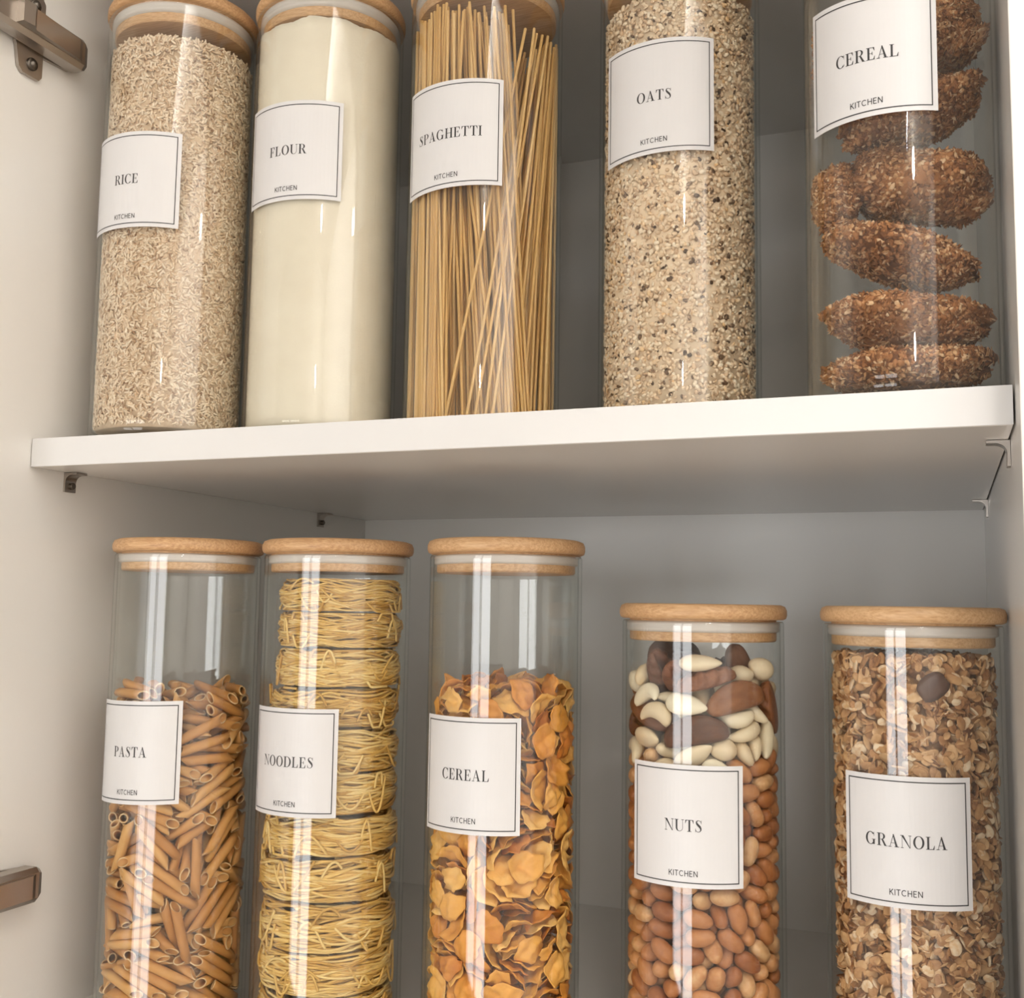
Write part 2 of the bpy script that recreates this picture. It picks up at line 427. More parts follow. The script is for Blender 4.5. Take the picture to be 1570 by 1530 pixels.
def hinge(zc):
    h = empty('hinge', (0, 0, zc)); h.parent = cab
    plate = [(-0.034, -0.009), (-0.033, -0.012), (-0.0305, -0.0245), (-0.027, -0.0275), (-0.014, -0.0275), (-0.0115, -0.0245), (-0.0115, -0.011),
             (0.011, -0.009), (0.011, 0.009), (-0.0115, 0.011), (-0.0115, 0.0245), (-0.014, 0.0275), (-0.027, 0.0275), (-0.0305, 0.0245), (-0.033, 0.012), (-0.034, 0.009)]
    link_mesh('mounting_plate', prism_vf(plate, 0.0003, 0.0028, 'x'), STEEL, h)
    # arm: an upside-down channel with a stepped, chamfered tip, clip lever above
    sec = [(-0.0085, 0.0028), (-0.0105, 0.0045), (-0.0105, 0.0135), (-0.0075, 0.0160), (0.0075, 0.0160), (0.0105, 0.0135), (0.0105, 0.0045), (0.0085, 0.0028)]
    ys = [(-0.062, 1.0), (0.0105, 1.0), (0.0150, 0.80)]
    vs, fs = [], []
    for y, k in ys: vs += [((x - 0.0028) * (1 if k == 1 else 0.82) + 0.0028, y, z * k) for z, x in sec]
    n = len(sec)
    for r in range(2):
        for j in range(n): fs.append((r * n + j, r * n + (j + 1) % n, (r + 1) * n + (j + 1) % n, (r + 1) * n + j))
    fs += [tuple(reversed(range(n))), tuple(range(2 * n, 3 * n))]
    link_mesh('arm', (vs, fs), STEEL, h)
    lever = [(-0.046, 0.0158), (-0.046, 0.0215), (-0.038, 0.0225), (-0.034, 0.0195), (0.004, 0.0180), (0.0085, 0.0158)]
    link_mesh('clip_lever', prism_vf([(y, x) for y, x in lever], -0.0068, 0.0068, 'z') if False else
              ([(x, y, z) for z in (-0.0068, 0.0068) for y, x in lever],
               [tuple(reversed(range(6))), tuple(range(6, 12))] + [(i, (i + 1) % 6, 6 + (i + 1) % 6, 6 + i) for i in range(6)]), STEEL, h)
    for s in (-1, 1):
        scr = lathe_vf([(0, 0.0062), (0.0018, 0.0062), (0.0023, 0.0042), (0.0034, 0.0048), (0.0040, 0.0040), (0.0041, 0.0027)], 20)
        link_mesh('screw', ([(c, -0.0205 + a, s * 0.0195 + b) for a, b, c in scr[0]], scr[1]), DARKSTEEL, h, smooth=True)
    scr = lathe_vf([(0, 0.0166), (0.0016, 0.0166), (0.0020, 0.0155)], 16)
    return h
hinge(0.2745); hinge(-0.2565)
# the open left door, swung out past the picture's edge
door = link_mesh('door', box_vf(0, 0.297, -0.018, 0.0, ZLOW - T, ZTOP + T, 0.001), LAMINATE, cab, loc=(-0.022, -0.056, 0))
door.rotation_euler = (0, 0, math.radians(-108))

# ---------------------------------------------------------------- label lettering
def arc(cx, cy, rx, ry, a0, a1, tx, ty, n=14):
    """ring segment as quads; wall tx at the sides, ty at top and bottom"""
    out = []
    for k in range(n):
        q = []
        for a in (a0 + (a1 - a0) * k / n, a0 + (a1 - a0) * (k + 1) / n):
            a = math.radians(a); q.append(((cx + rx * math.cos(a), cy + ry * math.sin(a)), (cx + (rx - tx) * math.cos(a), cy + (ry - ty) * math.sin(a))))
        out.append([q[0][0], q[1][0], q[1][1], q[0][1]])
    return out
def rc(x0, y0, x1, y1): return [[(x0, y0), (x1, y0), (x1, y1), (x0, y1)]]
def stem(x, w=0.155): return rc(x, 0, x + w, 1) + rc(x - 0.09, 0, x + w + 0.09, 0.048) + rc(x - 0.09, 0.952, x + w + 0.09, 1)
def stroke(pts):
    out = []
    for (x0, y0, w0), (x1, y1, w1) in zip(pts[:-1], pts[1:]):
        dx, dy = x1 - x0, y1 - y0; l = math.hypot(dx, dy) or 1; nx, ny = -dy / l, dx / l
        out.append([(x0 + nx * w0 / 2, y0 + ny * w0 / 2), (x0 - nx * w0 / 2, y0 - ny * w0 / 2), (x1 - nx * w1 / 2, y1 - ny * w1 / 2), (x1 + nx * w1 / 2, y1 + ny * w1 / 2)])
    return out
SERIF = {
 'I': (stem(0.09), 0.335),
 'L': (stem(0.09) + rc(0.24, 0, 0.62, 0.048) + [[(0.52, 0.048), (0.62, 0.0), (0.655, 0.33), (0.625, 0.33)]], 0.68),
 'E': (stem(0.09) + rc(0.24, 0, 0.62, 0.048) + [[(0.52, 0.048), (0.62, 0.0), (0.655, 0.30), (0.625, 0.30)]] + rc(0.24, 0.952, 0.60, 1) + [[(0.50, 0.952), (0.60, 1.0), (0.63, 0.72), (0.60, 0.72)]] + rc(0.24, 0.49, 0.44, 0.525) + [[(0.40, 0.49), (0.44, 0.36), (0.47, 0.36), (0.47, 0.65), (0.44, 0.65), (0.40, 0.525)]], 0.69),
 'F': (stem(0.09) + rc(0.24, 0.952, 0.60, 1) + [[(0.50, 0.952), (0.60, 1.0), (0.63, 0.70), (0.60, 0.70)]] + rc(0.24, 0.47, 0.44, 0.505) + [[(0.40, 0.47), (0.44, 0.34), (0.47, 0.34), (0.47, 0.63), (0.44, 0.63), (0.40, 0.505)]], 0.64),
 'T': (rc(0.29, 0, 0.445, 1) + rc(0.19, 0, 0.545, 0.048) + rc(0.03, 0.952, 0.705, 1) + [[(0.03, 1.0), (0.13, 0.952), (0.03, 0.70), (0.0, 0.70)], [(0.605, 0.952), (0.705, 1.0), (0.735, 0.70), (0.705, 0.70)]], 0.735),
 'H': (stem(0.09) + stem(0.60) + rc(0.24, 0.475, 0.60, 0.525), 0.845),
 'N': (rc(0.12, 0, 0.152, 1) + rc(0.03, 0, 0.245, 0.048) + rc(0.0, 0.952, 0.18, 1) + [[(0.06, 1.0), (0.245, 1.0), (0.75, 0.0), (0.70, 0.0)]] + rc(0.715, 0, 0.75, 1) + rc(0.62, 0.952, 0.845, 1), 0.85),
 'A': ([[(0.10, 0.0), (0.138, 0.0), (0.415, 0.90), (0.385, 1.0)], [(0.345, 1.0), (0.43, 1.02), (0.745, 0.0), (0.565, 0.0)]] + rc(0.19, 0.30, 0.62, 0.335) + rc(0.0, 0, 0.245, 0.048) + rc(0.47, 0, 0.84, 0.048), 0.84),
 'O': (arc(0.44, 0.5, 0.42, 0.515, 0, 360, 0.165, 0.046, 28), 0.88),
 'D': (stem(0.09) + arc(0.36, 0.5, 0.46, 0.50, -90, 90, 0.165, 0.035, 16) + rc(0.24, 0, 0.36, 0.048) + rc(0.24, 0.952, 0.36, 1), 0.85),
 'C': (arc(0.44, 0.5, 0.42, 0.515, 42, 318, 0.165, 0.046, 24) + rc(0.715, 0.66, 0.745, 1.0) + rc(0.725, 0.12, 0.755, 0.26), 0.80),
 'G': (arc(0.44, 0.5, 0.42, 0.515, 42, 325, 0.165, 0.046, 24) + rc(0.715, 0.68, 0.745, 1.0) + rc(0.64, 0.03, 0.79, 0.42) + rc(0.54, 0.40, 0.87, 0.435), 0.90),
 'P': (stem(0.09) + arc(0.36, 0.735, 0.31, 0.265, -90, 90, 0.15, 0.033, 14) + rc(0.24, 0.967, 0.36, 1) + rc(0.24, 0.47, 0.36, 0.503), 0.69),
 'R': (stem(0.09) + arc(0.36, 0.745, 0.30, 0.255, -90, 90, 0.15, 0.033, 14) + rc(0.24, 0.967, 0.36, 1) + rc(0.24, 0.49, 0.36, 0.523) + [[(0.36, 0.50), (0.50, 0.50), (0.77, 0.0), (0.595, 0.0)]] + rc(0.60, 0, 0.84, 0.033), 0.82),
 'U': (rc(0.09, 0.30, 0.245, 1) + rc(0.0, 0.952, 0.335, 1) + rc(0.69, 0.30, 0.725, 1) + rc(0.59, 0.952, 0.825, 1) + arc(0.4075, 0.31, 0.3175, 0.325, 180, 270, 0.155, 0.04, 12) + arc(0.4075, 0.31, 0.3175, 0.325, 270, 360, 0.035, 0.04, 12), 0.825),
 'S': (stroke([(0.545, 0.78, 0.03), (0.50, 0.90, 0.048), (0.42, 0.952, 0.04), (0.31, 0.99, 0.04), (0.20, 0.95, 0.07), (0.145, 0.86, 0.11), (0.16, 0.74, 0.15), (0.26, 0.62, 0.18), (0.38, 0.51, 0.19), (0.47, 0.40, 0.17), (0.515, 0.28, 0.13), (0.50, 0.14, 0.09), (0.42, 0.05, 0.05), (0.31, 0.012, 0.04), (0.18, 0.04, 0.04), (0.10, 0.12, 0.048), (0.065, 0.24, 0.03)]) + rc(0.53, 0.70, 0.56, 1.0) + rc(0.05, 0.0, 0.08, 0.31), 0.64),
}
SW = 0.13
def ln(*p): return stroke([(x, y, SW) for x, y in p])
SANS = {
 'K': (ln((0.09, 0), (0.09, 1)) + ln((0.62, 1), (0.12, 0.42)) + ln((0.27, 0.58), (0.66, 0)), 0.70),
 'I': (ln((0.09, 0), (0.09, 1)), 0.18), 'T': (ln((0.33, 0), (0.33, 1)) + ln((0, 0.95), (0.66, 0.95)), 0.66),
 'C': (arc(0.45, 0.5, 0.43, 0.51, 45, 315, SW, SW, 18), 0.82),
 'H': (ln((0.09, 0), (0.09, 1)) + ln((0.65, 0), (0.65, 1)) + ln((0.09, 0.52), (0.65, 0.52)), 0.74),
 'E': (ln((0.09, 0), (0.09, 1)) + ln((0.05, 0.05), (0.56, 0.05)) + ln((0.05, 0.95), (0.56, 0.95)) + ln((0.05, 0.52), (0.50, 0.52)), 0.60),
 'N': (ln((0.09, 0), (0.09, 1)) + ln((0.69, 0), (0.69, 1)) + ln((0.09, 0.98), (0.69, 0.02)), 0.78),
}
def text_polys(word, font, h, gap):
    x, polys = 0.0, []
    for ch in word:
        ps, wd = font[ch]
        polys += [[(x + px * h, py * h) for px, py in p] for p in ps]; x += wd * h + gap * h
    x -= gap * h
    return [[(px - x / 2, py) for px, py in p] for p in polys], x
def label_vf(R, a0, a1, zl0, zl1, zr0, zr1, word, cap=0.0062):
    """paper square wrapped on the glass (angles in degrees, heights at its two sides), border line and lettering on it"""
    a0, a1 = math.radians(a0), math.radians(a1); Wd = (a1 - a0) * R; H = ((zl1 - zl0) + (zr1 - zr0)) / 2
    def P(x, y, off):      # x from -Wd/2..Wd/2, y from 0..H (bottom to top)
        s = x / Wd + 0.5; t = y / H
        a = a0 + (a1 - a0) * s; z = (zl0 + (zl1 - zl0) * t) * (1 - s) + (zr0 + (zr1 - zr0) * t) * s
        r = R + off
        return (r * math.sin(a), -r * math.cos(a), z)
    V, F, M = [], [], []
    nx, ny = 28, 4
    for off in (0.00025, 0.00050):
        for j in range(ny + 1):
            for i in range(nx + 1): V.append(P(-Wd / 2 + Wd * i / nx, H * j / ny, off))
    n1 = (nx + 1) * (ny + 1)
    for j in range(ny):
        for i in range(nx):
            q = (j * (nx + 1) + i, j * (nx + 1) + i + 1, (j + 1) * (nx + 1) + i + 1, (j + 1) * (nx + 1) + i)
            F.append(tuple(reversed(q))); F.append(tuple(k + n1 for k in q)); M += [0, 0]
    rim = [i for i in range(nx + 1)] + [j * (nx + 1) + nx for j in range(1, ny + 1)] + [ny * (nx + 1) + i for i in range(nx - 1, -1, -1)] + [j * (nx + 1) for j in range(ny - 1, 0, -1)]
    for k in range(len(rim)):
        a, b = rim[k], rim[(k + 1) % len(rim)]; F.append((a, b, b + n1, a + n1)); M.append(0)
    def ink(poly, off=0.00062):
        b = len(V); V.extend(P(x, y, off) for x, y in poly); F.append(tuple(range(b, b + len(poly)))); M.append(1)
    e, t = 0.0024, 0.00055
    for y0, y1 in ((e, e + t), (H - e - t, H - e)):
        for i in range(nx):
            xa = -Wd / 2 + e + (Wd - 2 * e) * i / nx; xb = -Wd / 2 + e + (Wd - 2 * e) * (i + 1) / nx
            ink([(xa, y0), (xb, y0), (xb, y1), (xa, y1)])
    for x0 in (-Wd / 2 + e, Wd / 2 - e - t): ink([(x0, e), (x0 + t, e), (x0 + t, H - e), (x0, H - e)])
    ps, _ = text_polys(word, SERIF, cap, 0.09)
    for p in ps: ink([(x, y + H * 0.505 - cap / 2) for x, y in p])
    ps, _ = text_polys('KITCHEN', SANS, 0.0030, 0.13)
    for p in ps: ink([(x, y + H * 0.093) for x, y in p])
    return V, F, M

# ---------------------------------------------------------------- jars
GW, GB = 0.0021, 0.0055          # glass wall, glass base
def jar(word, cx, cy, z0, R, zdisc, zplug, lid_r, lab, label, group):
    """z0 base, zdisc underside of the lid disc, zplug bottom of the plug; lab = (a0, a1, zl0, zl1, zr0, zr1) in world heights"""
    j = tag(empty('storage_jar', (cx, cy, z0 + 0.0003)), label, 'jar', group)
    h = zdisc - z0 - 0.0012
    ri = R - GW
    prof = [(0, 0.0008), (R * 0.80, 0.0008), (R * 0.86, 0), (R - 0.003, 0), (R - 0.0008, 0.0009), (R, 0.003), (R, 0.0045), (R, 0.012), (R, h - 0.012), (R, h - 0.003), (R, h - 0.0012), (R - 0.0006, h), (ri + 0.0006, h), (ri, h - 0.0012), (ri, h - 0.003), (ri, h - 0.012), (ri, GB + 0.012), (ri, GB + 0.004), (ri, GB + 0.0008), (ri - 0.0008, GB), (ri - 0.004, GB), (0, GB)]
    link_mesh('glass_body', lathe_vf(prof, 128), GLASS, j, smooth=True)
    zb = zdisc - z0 - 0.0003
    lt = 0.0086
    lid = link_mesh('lid', lathe_vf([(0, zb), (lid_r - 0.0022, zb), (lid_r - 0.0006, zb + 0.0008), (lid_r, zb + 0.0026), (lid_r, zb + lt - 0.0034), (lid_r - 0.0010, zb + lt - 0.0010), (lid_r - 0.0035, zb + lt), (0, zb + lt)], 96), WOOD, j, smooth=True)
    zp = zplug - z0
    sd = zb - zp
    pr = ri - 0.0022
    link_mesh('plug', lathe_vf([(0, zp), (pr - 0.0008, zp), (pr, zp + 0.0008), (pr, zb), (0, zb)], 96), WOOD, lid, smooth=False)
    s0 = zp + sd * 0.42; s1 = zb - 0.0011
    sm = (s0 + s1) / 2
    link_mesh('seal_ring', lathe_vf([(pr, s0), (ri - 0.0006, s0 + 0.0006), (ri - 0.0003, sm - 0.001), (ri - 0.0009, sm), (ri - 0.0003, sm + 0.001), (ri - 0.0006, s1 - 0.0006), (pr, s1)], 96), SEAL, lid, smooth=True)
    a0, a1, zl0, zl1, zr0, zr1 = lab
    V, F, M = label_vf(R, a0, a1, zl0 - z0, zl1 - z0, zr0 - z0, zr1 - z0, word)
    lb = link_mesh('label', (V, F), [PAPER, INK], j, smooth=False, mat_idx=M)
    return j
ZS, ZB = 0.0182, ZLOW
UP = dict(disc=0.3000, plug=0.2860)
TALL = dict(disc=-0.0518, plug=-0.0636)
SHORT = dict(disc=-0.0885, plug=-0.1012)
JARS = {
 'rice': ('RICE', 0.0623, 0.0519, ZS, 0.0485, UP, (-42, 41.0, 0.1495, 0.2125, 0.1483, 0.2097), 'glass jar of brown rice with a RICE label, next to the upper hinge', 'jars on the upper shelf'),
 'flour': ('FLOUR', 0.1601, 0.0802, ZS, 0.0485, UP, (-40, 42.5, 0.1645, 0.2291, 0.1640, 0.2270), 'glass jar of white flour with a FLOUR label on the upper shelf', 'jars on the upper shelf'),
 'spaghetti': ('SPAGHETTI', 0.2687, 0.0928, ZS, 0.0485, UP, (-46, 35.4, 0.1630, 0.2308, 0.1637, 0.2287), 'glass jar of long spaghetti with a SPAGHETTI label on the upper shelf', 'jars on the upper shelf'),
 'oats': ('OATS', 0.3893, 0.1124, ZS, 0.0485, UP, (-45, 36.6, 0.1745, 0.2435, 0.1756, 0.2425), 'glass jar of oats with an OATS label on the upper shelf', 'jars on the upper shelf'),
 'biscuit': ('CEREAL', 0.5180, 0.0500, ZS, 0.0468, UP, (-56, 23.6, 0.1529, 0.2170, 0.1512, 0.2100), 'glass jar of wheat biscuits with a CEREAL label on the upper shelf', 'jars on the upper shelf'),
 'penne': ('PASTA', 0.0707, 0.0701, ZB, 0.0465, TALL, (-44, 38.2, -0.2080, -0.1454, -0.2054, -0.1437), 'tall glass jar of brown penne with a PASTA label on the bottom board', 'jars on the bottom board'),
 'nest': ('NOODLES', 0.1717, 0.0908, ZB, 0.0465, TALL, (-46, 34.2, -0.2095, -0.1462, -0.2089, -0.1456), 'tall glass jar of yellow noodle nests with a NOODLES label', 'jars on the bottom board'),
 'flakes': ('CEREAL', 0.2853, 0.0981, ZB, 0.0465, TALL, (-47, 34.0, -0.2113, -0.1464, -0.2103, -0.1458), 'tall glass jar of orange corn flakes with a CEREAL label', 'jars on the bottom board'),
 'nuts': ('NUTS', 0.4022, 0.1167, ZB, 0.0465, SHORT, (-41, 38.6, -0.2316, -0.1670, -0.2308, -0.1668), 'short glass jar of mixed nuts with a NUTS label', 'jars on the bottom board'),
 'granola': ('GRANOLA', 0.5173, 0.1145, ZB, 0.0462, SHORT, (-44.5, 35.2, -0.2298, -0.1653, -0.2286, -0.1645), 'short glass jar of granola with a GRANOLA label', 'jars on the bottom board'),
}
for k, (word, cx, cy, z0, R, tp, lab, label, grp) in JARS.items():
    jar(word, cx, cy, z0, R, tp['disc'], tp['plug'], R + 0.0017 if R < 0.047 else R + 0.001, lab, label, grp)
def jinfo(k):
    word, cx, cy, z0, R = JARS[k][:5]
    az = math.atan2(CAM[0] - cx, -(CAM[1] - cy))       # direction to the viewer, 0 = straight out of the cabinet, + = right
    return cx, cy, z0, R, R - GW, az

# ---------------------------------------------------------------- which pieces does the photo show?
def seen_pieces(k, polys, verts, owner):
    """counts, per piece, of the picture's points that fall on it (behind the glass, not behind the paper label)"""
    cx, cy, z0, R, ri, az = jinfo(k); lab = JARS[k][6]
    bvh = BVHTree.FromPolygons(verts, polys)
    hits = {}
    o = Vector(CAM)
    to = np.array([cx, cy, 0]) - np.array(CAM)
    for u in range(0, 1570, 4):
        for v in range(0, 1530, 4):
            d = C_FWD + C_RIGHT * (u - 785) / F_PX + C_DOWN * (v - 765) / F_PX
            a = d[0] ** 2 + d[1] ** 2; b = 2 * ((CAM[0] - cx) * d[0] + (CAM[1] - cy) * d[1]); c = (CAM[0] - cx) ** 2 + (CAM[1] - cy) ** 2 - R * R
            disc = b * b - 4 * a * c
            if disc < 0: continue
            t = (-b - math.sqrt(disc)) / 2 / a
            p = np.array(CAM) + t * d
            th = math.degrees(math.atan2(p[0] - cx, -(p[1] - cy)))
            if lab[0] < th < lab[1] and lab[2] < p[2] < lab[3]: continue
            r = bvh.ray_cast(o, Vector(d).normalized())
            if r[2] is not None: hits[owner[r[2]]] = hits.get(owner[r[2]], 0) + 1
    return hits
def place_pieces(k, base, items, shapes, mats, meta, filler, limit=300, filler_mat=None, extra=None):
    """items: (shape key, pos (jar local), 3x3 rotation, scale). Visible ones become objects of their own, the rest one filler mesh."""
    verts, polys, owner = [], [], []
    for i, (s, p, q, sc_) in enumerate(items):
        v = (np.asarray(shapes[s][0]) * sc_) @ q.T + p + base
        o = len(verts); verts += [tuple(x) for x in v]
        for f in shapes[s][1]: polys.append(tuple(a + o for a in f)); owner.append(i)
    hits = seen_pieces(k, polys, verts, owner)
    order = sorted(hits, key=lambda i: -hits[i])
    show = [i for i in order if hits[i] >= 2][:limit]
    protos = {}
    for i in show:
        s, p, q, sc_ = items[i]
        name, label, cat, group = meta(i, s, p)
        if s not in protos:
            o = link_mesh(name, shapes[s][:2], mats[s], smooth=True, mat_idx=shapes[s][2] if len(shapes[s]) > 2 else None); protos[s] = o
        else:
            o = protos[s].copy(); COL.objects.link(o); o.name = name
        o.matrix_world = Matrix.Translation(Vector(p + base)) @ Matrix(q.tolist()).to_4x4() @ Matrix.Diagonal((sc_, sc_, sc_, 1.0))
        for kk in ('label', 'category', 'group'):
            if kk in o: del o[kk]
        tag(o, label, cat, group)
    ss = set(show); rest = [i for i in range(len(items)) if i not in ss]
    if rest:
        keys = sorted(set(items[i][0] for i in rest))
        mset = []
        o = scatter_mesh(filler[0], [shapes[s][:2] for s in keys], np.array([keys.index(items[i][0]) for i in rest]), np.array([items[i][1] for i in rest]),
                         np.array([items[i][2] for i in rest]), np.array([[items[i][3]] * 3 for i in rest]), filler_mat or (mats[keys[0]][0] if isinstance(mats[keys[0]], list) else mats[keys[0]]), loc=tuple(base), extra=extra)
        tag(o, filler[1], filler[2], None, 'stuff')
    print(k, 'shown', len(show), 'rest', len(rest))
def load_sim(data, names):
    out = []
    for r in np.array(data, float).reshape(-1, 8):
        q = Quaternion(tuple(r[4:8] / 1000)); q.normalize()
        out.append((names[int(r[0])], r[1:4] / 10000.0, np.array(q.to_matrix()), 1.0))
    return out

